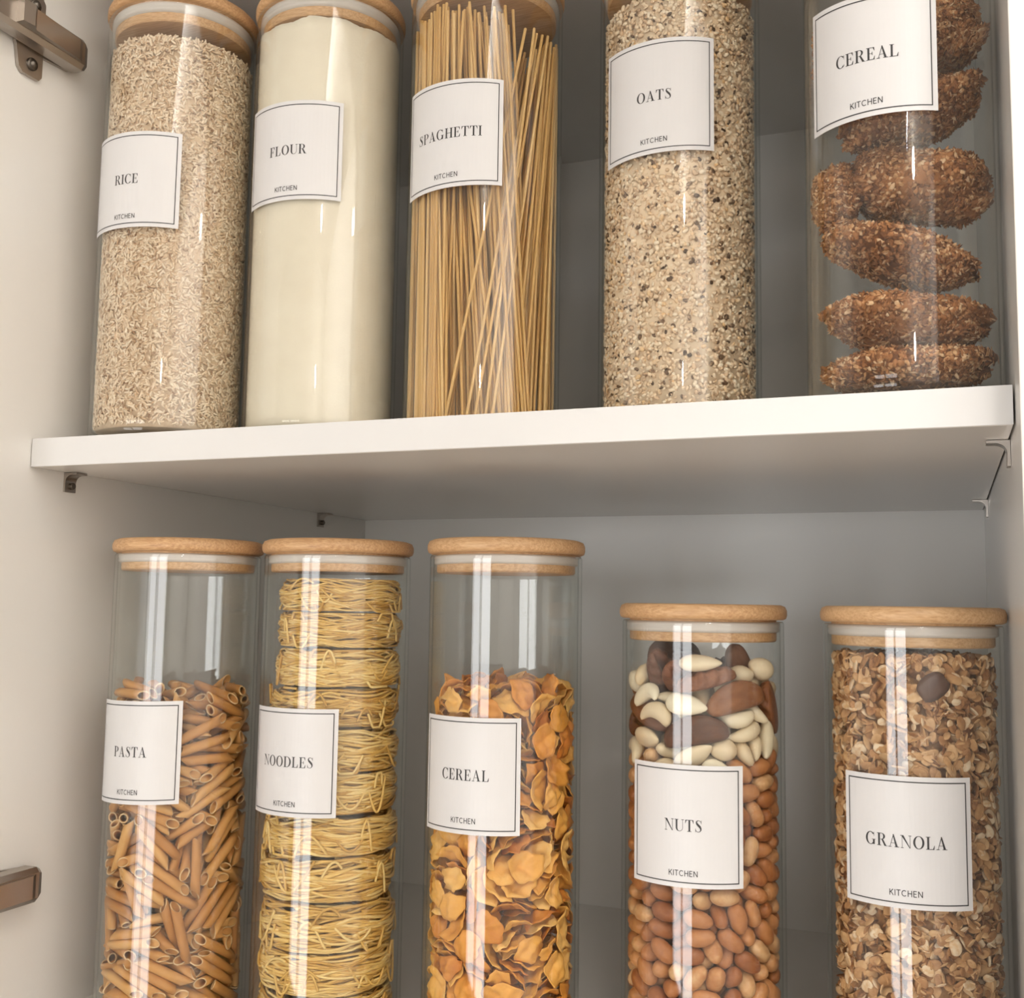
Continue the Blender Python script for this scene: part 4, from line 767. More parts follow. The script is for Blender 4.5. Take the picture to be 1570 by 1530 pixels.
1,-196,110,561,90,0,-141,-986,  4,64,-328,602,826,-204,499,-164,  4,-182,-268,544,835,-28,66,545,  2,214,167,638,960,-271,0,-68,  2,-246,247,563,321,116,-56,-938,  6,102,-171,626,758,-98,549,-338,
5,-313,-167,586,43,540,833,-110,  2,329,86,698,5,530,-847,37,  1,-388,44,740,681,59,-725,-83,  6,249,-222,546,770,101,56,628,  3,-193,-296,629,136,970,-196,-49,  5,182,287,634,177,15,-983,43,
4,-333,-26,812,431,-732,325,415,  5,204,-214,622,3,-528,850,-1,  4,-345,-152,701,420,719,-329,-446,  5,263,258,633,886,-283,129,-346,  4,-295,166,604,465,-34,-287,-837,  4,304,-95,691,6,-830,-237,-506,
6,-191,-182,598,982,-178,1,-72,  2,329,-7,768,366,856,315,184,  5,323,-54,890,216,-941,-258,38,  2,-28,-369,863,312,628,229,-676,  1,-136,-169,679,148,-913,361,-116,  6,111,-223,1405,290,466,-814,-191,
1,-241,270,620,948,-123,-87,282,  1,250,-152,661,907,133,-232,325,  3,-168,-65,736,428,-105,-551,708,  6,144,52,1982,708,28,-153,-689,  4,-321,188,746,285,421,-686,-520,  2,176,-283,646,796,-12,-197,573,
4,-234,-206,699,84,-970,151,-169,  4,109,224,678,765,-56,76,-637,  5,-204,239,673,509,-15,203,-836,  5,146,-286,697,56,725,659,195,  6,-331,-66,860,119,-615,560,542,  3,19,256,822,496,537,253,634,
3,-238,113,717,58,-956,-287,35,  5,287,-160,752,153,-159,953,207,  1,-42,-213,747,120,-968,219,-20,  2,146,306,738,145,-965,-48,215,  6,-191,278,734,620,93,27,-779,  6,-308,-266,1168,379,40,790,480,
4,-91,-301,754,56,459,818,343,  3,248,246,698,790,28,142,-596,  3,-365,76,777,19,-371,74,-926,  1,208,-297,781,190,-208,942,-183,  5,-122,-355,738,11,384,338,-859,  5,394,-6,1135,43,688,133,712,
3,-212,103,735,957,128,92,245,  1,-122,-150,782,539,399,-104,-734,  6,119,371,1260,509,-400,566,510,  6,-287,241,1994,407,-792,-205,407,  1,188,-79,700,624,-385,-423,534,  1,-345,-62,1211,235,-578,668,405,
5,271,-3,777,117,-220,286,925,  4,177,102,872,643,510,-402,-406,  2,159,-38,2095,88,500,-835,213,  5,-208,-146,765,262,399,-36,-878,  1,186,117,740,168,-265,-944,99,  2,-297,108,817,414,31,222,882,
4,8,-261,778,837,164,465,237,  1,-271,-272,737,141,-661,-648,-352,  4,291,90,793,365,894,260,-23,  5,40,332,976,686,-412,-597,-55,  1,146,-158,782,256,-917,-293,-91,  6,-236,-236,816,148,-977,146,-51,
6,155,181,756,944,-90,65,-310,  4,-80,354,824,81,105,371,-919,  2,168,-168,827,171,-981,-32,-88,  3,-162,-386,840,603,-668,-183,-395,  1,224,-50,876,78,-582,692,419,  3,-181,54,827,296,674,-184,651,
4,65,-264,849,296,-742,-407,442,  2,-298,-171,852,988,10,97,-116,  4,-171,195,791,468,-134,61,871,  4,-266,279,918,319,-634,340,617,  4,-238,-78,873,851,132,-8,508,  1,338,178,770,313,250,-859,319,
1,-348,103,862,813,-186,74,547,  4,32,-343,968,819,273,499,-75,  2,-112,-158,2004,204,191,-752,-598,  1,35,352,1161,681,-146,-716,-46,  3,-14,339,979,795,-318,-509,-84,  4,174,-290,874,40,-176,964,-196,
4,-128,-254,858,57,290,-947,-125,  5,101,367,900,509,-814,240,144,  5,-22,358,1111,21,-661,172,730,  1,72,-288,926,239,472,-748,-400,  4,238,-90,2035,420,184,-793,401,  2,73,251,893,305,-826,-418,224,
2,-100,399,980,578,612,-289,456,  3,107,-156,916,637,430,371,521,  3,-290,-93,1040,294,515,-735,-329,  1,232,82,808,776,50,-206,-594,  2,-251,202,830,554,13,-69,-830,  6,-330,-248,1317,154,436,607,646,
2,-280,-303,892,76,365,576,728,  4,226,259,784,877,-158,198,-409,  2,-258,101,893,121,-614,-762,169,  3,-149,334,1002,321,-430,-608,-585,  2,-69,-231,1921,546,432,41,717,  2,278,216,837,914,-75,200,-345,
2,-311,154,942,891,-108,260,-356,  6,206,-217,882,232,264,171,921,  1,-23,-268,906,249,-358,90,895,  3,337,76,876,164,-105,-975,105,  4,-274,-179,2046,238,-708,648,-148,  1,-191,-104,958,53,-761,509,398,
4,341,-13,1001,357,734,-565,118,  1,-29,241,880,715,-186,-577,348,  5,100,-342,982,897,97,423,-81,  3,-325,-131,913,588,90,-49,802,  1,171,294,870,834,215,73,502,  1,-205,215,868,960,-40,269,65,
1,368,-127,925,725,108,675,-85,  3,-178,-256,884,531,31,-23,847,  5,354,61,950,668,-292,-325,-602,  4,-266,36,985,137,-859,-475,134,  6,378,131,1962,616,552,-310,-469,  6,-67,-330,1386,257,863,-361,242,
1,345,179,942,203,-712,-166,-652,  5,-136,198,913,260,622,-731,-108,  4,204,-111,1978,55,-278,-776,564,  5,150,-303,1801,180,982,-15,-63,  1,240,152,881,712,12,149,686,  3,-131,273,941,38,-482,-842,241,
3,284,-120,912,193,-941,258,102,  1,254,258,933,109,983,48,-141,  6,-109,305,1047,159,305,419,-840,  5,292,-142,953,14,-726,-670,-155,  2,-10,-354,1058,82,-621,132,768,  6,275,101,958,898,-268,-130,-323,
4,-245,242,989,255,60,242,-934,  4,237,162,1925,842,-208,227,-443,  1,-53,-412,1204,473,-253,610,583,  6,51,-131,1882,428,-292,-849,99,  5,-188,124,981,772,296,140,545,  1,187,-31,1003,514,89,714,-467,
5,47,-231,1135,102,-798,281,523,  4,-25,195,1028,341,475,492,-645,  5,-147,78,1036,421,253,-662,-566,  6,182,-204,988,136,-600,-788,18,  4,-30,-195,923,785,-586,-99,-175,  3,167,322,994,387,-900,30,-199,
3,-312,38,1054,920,-309,155,184,  4,407,-60,1295,10,688,-25,-725,  3,-385,-70,1044,395,-439,487,-644,  4,74,262,954,136,152,-349,915,  1,-366,29,1169,112,-746,-598,270,  5,287,-156,1003,24,-836,541,86,
2,-76,-390,1333,371,-91,544,747,  5,205,220,980,994,66,57,-70,  1,37,-198,1916,576,-226,189,-763,  4,337,-82,1232,295,-302,-637,644,  2,-17,-273,1077,719,-152,-676,-53,  4,117,155,984,73,501,428,-749,
3,-414,-30,1757,70,746,200,631,  3,203,-67,1091,728,475,-174,462,  5,-309,-178,961,739,-167,68,-649,  6,319,46,1979,132,165,208,-955,  6,-331,224,1883,752,453,371,301,  1,314,-132,1037,929,206,-64,302,
5,-163,-375,994,305,81,646,695,  5,73,304,1068,165,480,-803,-311,  6,-122,188,2043,816,149,-360,-426,  3,-22,-303,1210,262,485,1,834,  3,-124,-269,928,889,-80,-53,-447,  4,34,244,1152,691,-299,470,-460,
2,-252,-63,1157,340,307,340,-821,  6,206,-287,987,353,-92,389,-846,  1,-188,-172,964,657,82,-69,746,  4,316,119,1024,908,-10,-220,-358,  3,-231,91,1068,879,-266,-160,-362,  3,327,-129,1119,81,-663,-717,-197,
4,-277,-200,1020,784,-45,183,-591,  2,260,209,1047,7,602,-783,156,  1,-231,-31,1075,330,6,-814,478,  4,210,-159,1128,264,-400,832,281,  5,-58,-268,1082,288,-621,-179,707,  1,185,318,1089,74,-282,-870,-398,
2,-233,2,1167,634,724,-143,-232,  2,114,-226,1082,436,-607,-507,430,  5,378,163,1147,219,-502,-472,690,  6,374,41,1271,764,-348,-503,204,  5,-292,44,1369,874,-393,282,35,  2,17,-345,1275,83,587,225,773,
4,-148,-310,1018,607,38,307,732,  1,227,-23,1091,719,-546,219,370,  6,-181,-8,1420,207,-825,-98,516,  4,169,-318,1080,404,-737,-541,37,  2,-146,-97,1034,712,-449,523,-136,  3,109,222,1091,299,444,308,786,
2,-177,13,1232,43,647,254,-718,  3,295,-195,1126,781,564,-78,257,  3,7,-186,1086,560,-648,-362,-368,  5,273,98,1085,974,33,-225,7,  3,-370,95,1208,33,-603,-91,-792,  4,251,-276,1086,272,-213,562,-751,
5,-137,-353,1128,130,-140,-877,441,  3,189,120,1111,606,57,-94,788,  4,-166,238,1059,949,147,-112,-255,  3,218,-119,1214,44,-326,-880,-343,  6,-185,-244,1072,756,-316,-64,-569,  2,127,180,1198,220,171,170,945,
6,-338,147,1081,130,547,-618,-549,  5,256,-204,1226,119,-942,-60,-307,  6,-120,-233,1131,939,-227,-112,231,  6,130,110,2056,172,982,74,-1,  2,-118,305,1137,659,-92,-206,717,  5,21,-252,1305,364,-644,182,-648,
3,-176,-157,1127,248,293,-282,-879,  4,195,246,1139,443,-720,514,-149,  2,-233,342,1195,567,672,-75,471,  2,4,-96,2081,2,339,938,75,  1,-307,-147,1106,163,255,196,-933,  2,349,24,1400,145,-596,741,-274,
2,-233,119,1123,102,-151,967,-178,  6,179,-249,1210,236,-845,439,-195,  5,-348,-169,1254,94,433,580,684,  3,-18,94,1841,156,632,-82,-754,  4,-220,206,1121,282,60,-132,-948,  3,98,-343,1172,79,-846,-334,-407,
4,84,213,1964,900,239,262,252,  2,-120,-314,2076,40,961,-275,4,  4,-295,60,1228,635,-615,99,-457,  3,68,-331,1244,420,323,695,486,  6,-84,-168,1281,330,-700,-213,-597,  5,286,277,1148,507,-223,-604,573,
5,-293,267,1211,148,-265,578,-757,  4,244,48,1150,955,-86,94,269,  1,-149,-215,1187,658,106,-119,736,  5,281,113,1192,940,-201,-96,258,  2,-101,146,1206,708,-520,-338,338,  1,106,-175,1236,117,-770,37,626,
4,-236,-89,1261,108,-551,-674,-480,  1,120,330,1197,328,660,-676,-7,  2,-119,298,1182,761,-146,-75,628,  2,198,-124,1270,75,-767,636,-41,  4,-152,-244,1267,270,-795,541,-52,  6,277,175,1224,970,-121,-141,160,
1,-224,165,1205,46,-820,570,-28,  4,180,-282,1282,164,-482,860,19,  5,-312,-128,1194,484,18,-440,756,  4,299,4,1290,846,-406,-198,285,  5,-246,170,1238,434,-135,-136,-880,  1,65,-69,1632,759,-243,-599,-82,
2,-214,-184,1291,999,-3,-28,40,  5,24,270,1317,493,-362,672,-418,  6,-306,178,1439,954,64,294,-3,  2,289,-144,1319,87,173,972,133,  3,217,14,1280,533,-496,100,679,  4,-105,320,1253,106,-590,764,-240,
1,106,-398,1363,635,-769,68,33,  4,-155,-266,1333,846,-39,-202,-492,  3,318,162,1285,683,101,-196,-697,  2,-88,333,1292,985,-157,-47,-51,  1,84,-222,1346,255,836,-291,-390,  5,-361,2,1430,28,-802,-339,492,
2,42,212,1440,610,155,452,632,  3,-297,182,1289,766,-14,197,611,  4,5,-204,1839,201,-890,-7,408,  1,-292,-43,1334,315,63,919,227,  1,179,280,1213,938,-54,-5,-342,  6,-222,261,1322,92,-926,-118,346,
1,171,-306,1309,993,-73,46,76,  4,-234,-181,1355,206,100,182,956,  4,224,260,1273,324,-117,-78,936,  1,-2,388,1419,667,-612,293,306,  3,270,15,1440,807,400,-328,284,  1,-188,-373,2003,641,-691,281,-178,
1,274,76,1343,631,20,-399,-665,  4,-305,161,1369,568,-170,42,-805,  2,181,-151,1322,140,409,902,4,  3,-358,82,1805,246,606,43,-756,  3,248,-307,2055,468,71,-797,-375,  6,-164,169,1306,241,588,-574,-517,
2,-139,-349,1902,350,-718,-517,-307,  4,23,-359,1489,466,878,105,-14,  3,185,123,1284,806,164,-324,-468,  5,-122,177,1330,921,214,281,165,  6,232,-67,1398,604,226,271,-715,  3,24,238,1659,669,456,447,379,
3,-21,188,1392,120,538,-506,-663,  1,158,-122,1424,1,-238,263,-935,  6,-53,-235,1412,153,-193,33,969,  5,218,283,1340,412,-56,-147,897,  1,-406,-38,1533,119,510,148,839,  3,87,-78,1595,408,707,570,-94,
1,151,-203,2086,169,980,-103,-17,  6,289,-77,2075,543,-730,347,-229,  5,144,227,2068,155,181,-18,-971,  4,243,-121,1675,371,-455,775,235,  2,-241,-65,1501,27,167,-353,920,  5,95,223,1295,192,-751,578,-254,
3,-33,414,1641,545,695,-324,339,  6,184,-167,1922,509,-492,-178,-684,  4,-154,-167,1444,853,224,39,-469,  6,150,189,1381,66,257,964,-7,  3,273,229,2035,846,-255,61,-465,  4,30,60,1962,300,809,-23,-505,
3,-270,-103,1437,248,591,-758,-117,  4,294,93,1415,813,-376,-73,-438,  1,-302,-4,1453,280,-329,-30,-902,  2,154,-51,1924,568,-795,-151,-146,  4,-276,183,1920,562,773,149,254,  1,178,94,1409,888,-16,299,349,
3,-323,-45,1645,102,-13,742,663,  3,-49,6,1946,482,602,-574,276,  1,-101,-383,1481,851,-521,-51,39,  4,173,287,1423,49,980,-193,29,  2,-34,97,1666,765,304,524,220,  3,201,-269,1395,230,524,-792,-212,
1,-234,-234,1429,945,303,-121,-24,  1,40,345,1508,530,347,175,754,  2,-94,289,1346,936,-195,-61,-288,  6,199,-26,1580,734,-679,8,-13,  3,-251,-198,1516,140,-107,979,100,  2,167,114,1489,120,648,693,-291,
4,-10,354,1348,884,-383,-212,-167,  4,321,-106,1469,194,-231,-896,-325,  4,16,-335,1853,580,74,-809,-64,  6,238,43,1602,11,-5,-849,529,  5,-73,359,1468,208,-126,888,390,  1,144,-332,1449,873,34,357,331,
3,12,-353,1569,318,932,126,-120,  6,-32,286,1557,47,-601,-96,-792,  3,-162,294,1404,147,893,-424,31,  1,280,-243,1339,282,-296,315,-856,  5,-72,-242,1497,56,-943,-326,-27,  3,124,292,1436,823,-131,-51,550,
5,-229,342,1471,605,719,-22,342,  1,221,-279,1488,36,-939,289,180,  1,-322,-174,1503,842,226,-175,-458,  2,132,318,1508,884,-46,217,-412,  5,-138,261,1453,138,-988,-25,67,  2,244,-227,1418,932,-94,181,-300,
1,-258,88,1912,55,216,-698,-681,  6,-94,117,1963,522,-609,329,-498,  4,-237,273,1493,524,58,294,-797,  1,382,-164,1482,672,-228,-704,-13,  5,-29,-18,1564,587,-808,44,-38,  6,25,342,1655,43,-527,342,-777,
5,-257,-75,2067,752,-241,-198,581,  1,230,-152,1502,74,-380,-911,-140,  6,-40,-28,1827,251,-148,-612,-736,  4,344,142,1482,242,907,103,-328,  3,-115,260,1530,234,-447,-819,-274,  5,-161,-326,1540,73,314,897,-302,
4,272,271,1715,277,-596,-383,-649,  2,-178,169,1458,214,214,-374,877,  4,155,-28,1771,70,-94,530,840,  6,-46,-276,1545,838,-127,-193,-495,  5,279,210,1430,83,953,16,-291,  3,-372,92,1654,373,-103,908,-162,
3,308,-54,1622,615,-544,-460,-338,  2,-178,-87,1546,40,-988,24,149,  4,41,400,1899,636,764,7,105,  4,-100,193,1509,803,463,-156,342,  5,407,-42,1780,675,-160,-718,59,  5,-202,-93,1915,19,719,267,641,
5,89,46,1610,314,263,780,-473,  2,341,57,2083,567,147,77,807,  6,243,222,1983,643,182,419,615,  5,-15,-140,1543,421,118,217,873,  1,10,68,1550,733,-150,-402,-527,  4,-49,-246,2020,20,75,-83,-994,
6,-180,253,2069,251,-240,76,935,  4,-89,-349,1798,561,-764,85,309,  5,90,60,1669,568,-449,-373,-580,  6,-244,41,1550,494,868,-15,42,  1,62,-240,1490,584,-259,4,-770,  4,-171,-270,1551,153,-58,124,979,
6,154,358,2001,462,533,537,-463,  5,-110,45,1591,552,-411,351,635,  1,22,-374,1672,292,185,-852,393,  1,-126,-397,1662,708,-659,251,51,  3,-59,190,1603,572,334,-376,648,  6,343,0,1793,667,-702,-213,132,
3,-301,-128,1591,74,-204,969,121,  4,293,-55,1922,197,-509,814,-200,  5,-92,373,2033,796,-466,-358,-146,  5,124,-293,1553,73,-718,-646,249,  1,-125,-28,1700,828,482,-14,-285,  3,316,92,1558,442,-225,-284,-820,
6,-154,-8,2024,448,-99,861,220,  5,-47,-396,1768,491,-409,-413,-649,  2,-317,-133,1628,688,302,-62,657,  3,180,374,1631,492,692,260,-459,  2,-79,114,1709,0,698,-210,684,  2,199,-280,1556,80,860,428,-266,
2,-347,-73,1781,482,-105,691,-528,  5,136,151,1516,359,-97,204,906,  5,19,-133,1992,30,587,-790,178,  6,30,378,2050,65,307,-820,479,  4,-395,61,1983,145,844,83,510,  2,345,39,1704,341,53,-795,-499,
1,-236,96,1471,232,-414,-755,-453,  4,124,-133,1520,246,-90,-99,-960,  5,-247,-74,1678,881,239,391,-117,  1,263,201,1499,787,-407,-64,-460,  4,-305,66,1558,540,31,-436,-719,  6,97,-298,1637,272,888,-371,-9,
5,-128,-246,1863,870,219,442,-16,  4,252,48,1688,542,-330,-528,-564,  4,-172,73,1602,554,-412,100,717,  4,297,-216,1517,683,22,724,-93,  1,-164,-292,1781,867,345,346,-94,  1,71,194,1544,795,-155,-28,-585,
5,-222,88,2030,137,286,-214,-924,  6,362,-118,1609,705,411,440,375,  5,-63,-17,1656,795,563,-178,139,  1,166,298,1529,240,133,-15,962,  4,-307,163,1596,272,918,281,73,  3,274,-103,1815,941,-154,-285,-98,
4,-83,-101,1895,160,417,-284,849,  4,163,283,1659,36,289,659,694,  1,-100,277,1605,642,108,-315,-690,  5,280,-105,1579,505,-826,141,209,  1,-12,-99,1700,279,-774,-269,-500,  1,162,127,1600,571,-145,408,697,
4,-243,44,1672,719,-174,-282,-610,  2,292,-221,1589,484,-480,-187,707,  1,-140,-135,1553,606,136,143,770,  2,328,211,1578,323,-624,-312,-639,  6,-252,222,1622,25,176,940,-290,  2,154,-190,1590,130,-125,-969,171,
3,-57,-158,1595,943,74,10,-324,  3,139,252,1624,226,328,-618,678,  6,-166,293,1629,921,-176,-120,326,  6,171,-236,1648,107,974,18,-198,  6,-25,-177,1654,552,273,73,-784,  6,295,198,1642,48,199,470,-859,
3,-15,271,1741,645,369,-514,-429,  2,249,-239,1674,369,-20,-41,-928,  5,-115,-334,1660,560,-821,-106,-34,  2,291,115,1696,142,196,-790,564,  1,-272,222,1662,863,-47,-76,497,  2,76,-299,1691,995,-50,-2,90,
5,-143,-61,1845,480,389,317,-720,  6,163,126,1740,242,123,858,-435,  3,-164,103,1936,319,-556,-54,-766,  1,115,-135,1661,750,-130,94,-642,  2,-59,-100,1754,316,-905,-120,-258,  3,59,149,1673,315,-150,830,-436,
3,-176,122,1690,746,-109,142,642,  1,180,-190,1694,320,33,120,939,  1,-160,-178,1613,953,109,-268,92,  3,245,196,1727,23,485,714,504,  3,-127,301,1686,567,50,-142,-810,  6,105,-279,1750,23,257,964,56,
4,-42,-242,1745,482,-682,-548,-47,  6,345,165,1818,863,317,-394,-12,  6,-327,69,1746,178,955,32,235,  2,86,-67,1744,1,-306,-188,-933,  5,-151,-112,1716,706,39,-412,575,  1,73,275,1754,177,645,-706,-230,
5,-305,156,1770,274,165,885,-337,  6,61,-301,1882,482,-474,-180,-715,  5,-120,-247,1694,20,-522,704,480,  2,181,190,1769,752,59,-292,-588,  3,-184,288,1945,364,230,60,900,  5,258,-117,1747,61,-268,-953,-127,
5,-227,-220,1635,782,24,-349,516,  5,231,52,1843,44,184,-975,116,  6,-104,141,1802,323,-555,659,-391,  3,332,-207,1781,326,673,-196,634,  5,-301,-212,1665,841,324,-33,-432,  1,23,201,1774,912,172,372,5,
1,-97,308,1749,193,-284,36,938,  5,-103,-333,1968,915,259,-5,-308,  4,43,101,1786,302,-10,874,-381,  6,-166,222,1754,94,-311,-3,946,  2,-260,-200,1737,378,284,-132,871,  1,108,355,1738,901,-378,2,-211,
1,-122,51,1829,500,-516,-209,663,  5,122,-253,1979,63,-946,314,62,  4,-306,-233,1887,448,-432,28,-782,  1,79,165,1838,67,886,405,-214,  6,-153,298,1904,217,-928,-302,16,  1,316,-145,1758,858,364,-10,362,
5,-256,-210,1781,864,12,264,-428,  5,175,173,1837,993,-82,36,81,  5,-182,62,1831,499,-554,-222,628,  2,162,-214,1797,371,707,-602,-14,  6,-136,-201,1836,476,-766,-354,247,  6,222,106,1894,3,-994,-104,41,
4,183,-268,1881,200,-541,-731,366,  3,-228,-141,1880,74,-763,-435,473,  4,-34,196,1904,14,-351,-294,-889,  3,-93,402,1818,43,-223,670,-707,  6,-259,154,2071,230,694,-572,372,  6,-168,-50,2044,756,42,-274,594,
6,-9,209,2053,955,8,-272,-121,  6,-209,198,1805,823,-285,-39,490,  3,76,-400,1928,691,-511,285,424,  4,32,-60,2021,629,88,-54,770,  4,126,31,1926,110,420,841,323,  1,-232,36,1847,847,-279,-449,63,
2,128,-128,1850,244,-560,-146,-778,  4,-251,-12,1922,158,444,-146,-870,  4,39,197,1960,162,-701,-507,474,  2,39,331,1808,957,-122,109,238,  6,238,-223,1858,380,782,-2,-494,  4,-377,-37,1910,384,62,918,68,
2,162,265,1828,90,6,878,-470,  2,-344,204,1771,171,-636,321,681,  2,306,-224,1978,483,-240,798,-268,  1,-235,-241,1931,417,-194,151,-875,  4,340,-40,1996,872,318,-138,-345,  5,234,114,2097,128,-958,240,92,
2,395,-97,1908,601,-457,-610,242,  5,-289,-140,1981,124,62,989,43,  3,86,288,1855,779,-197,287,521,  1,-8,-372,2023,816,-209,-192,-505,  1,308,-185,1883,626,343,701,8,  4,-335,-53,2010,810,-25,-564,-157,
4,188,317,1889,335,922,-84,-173]
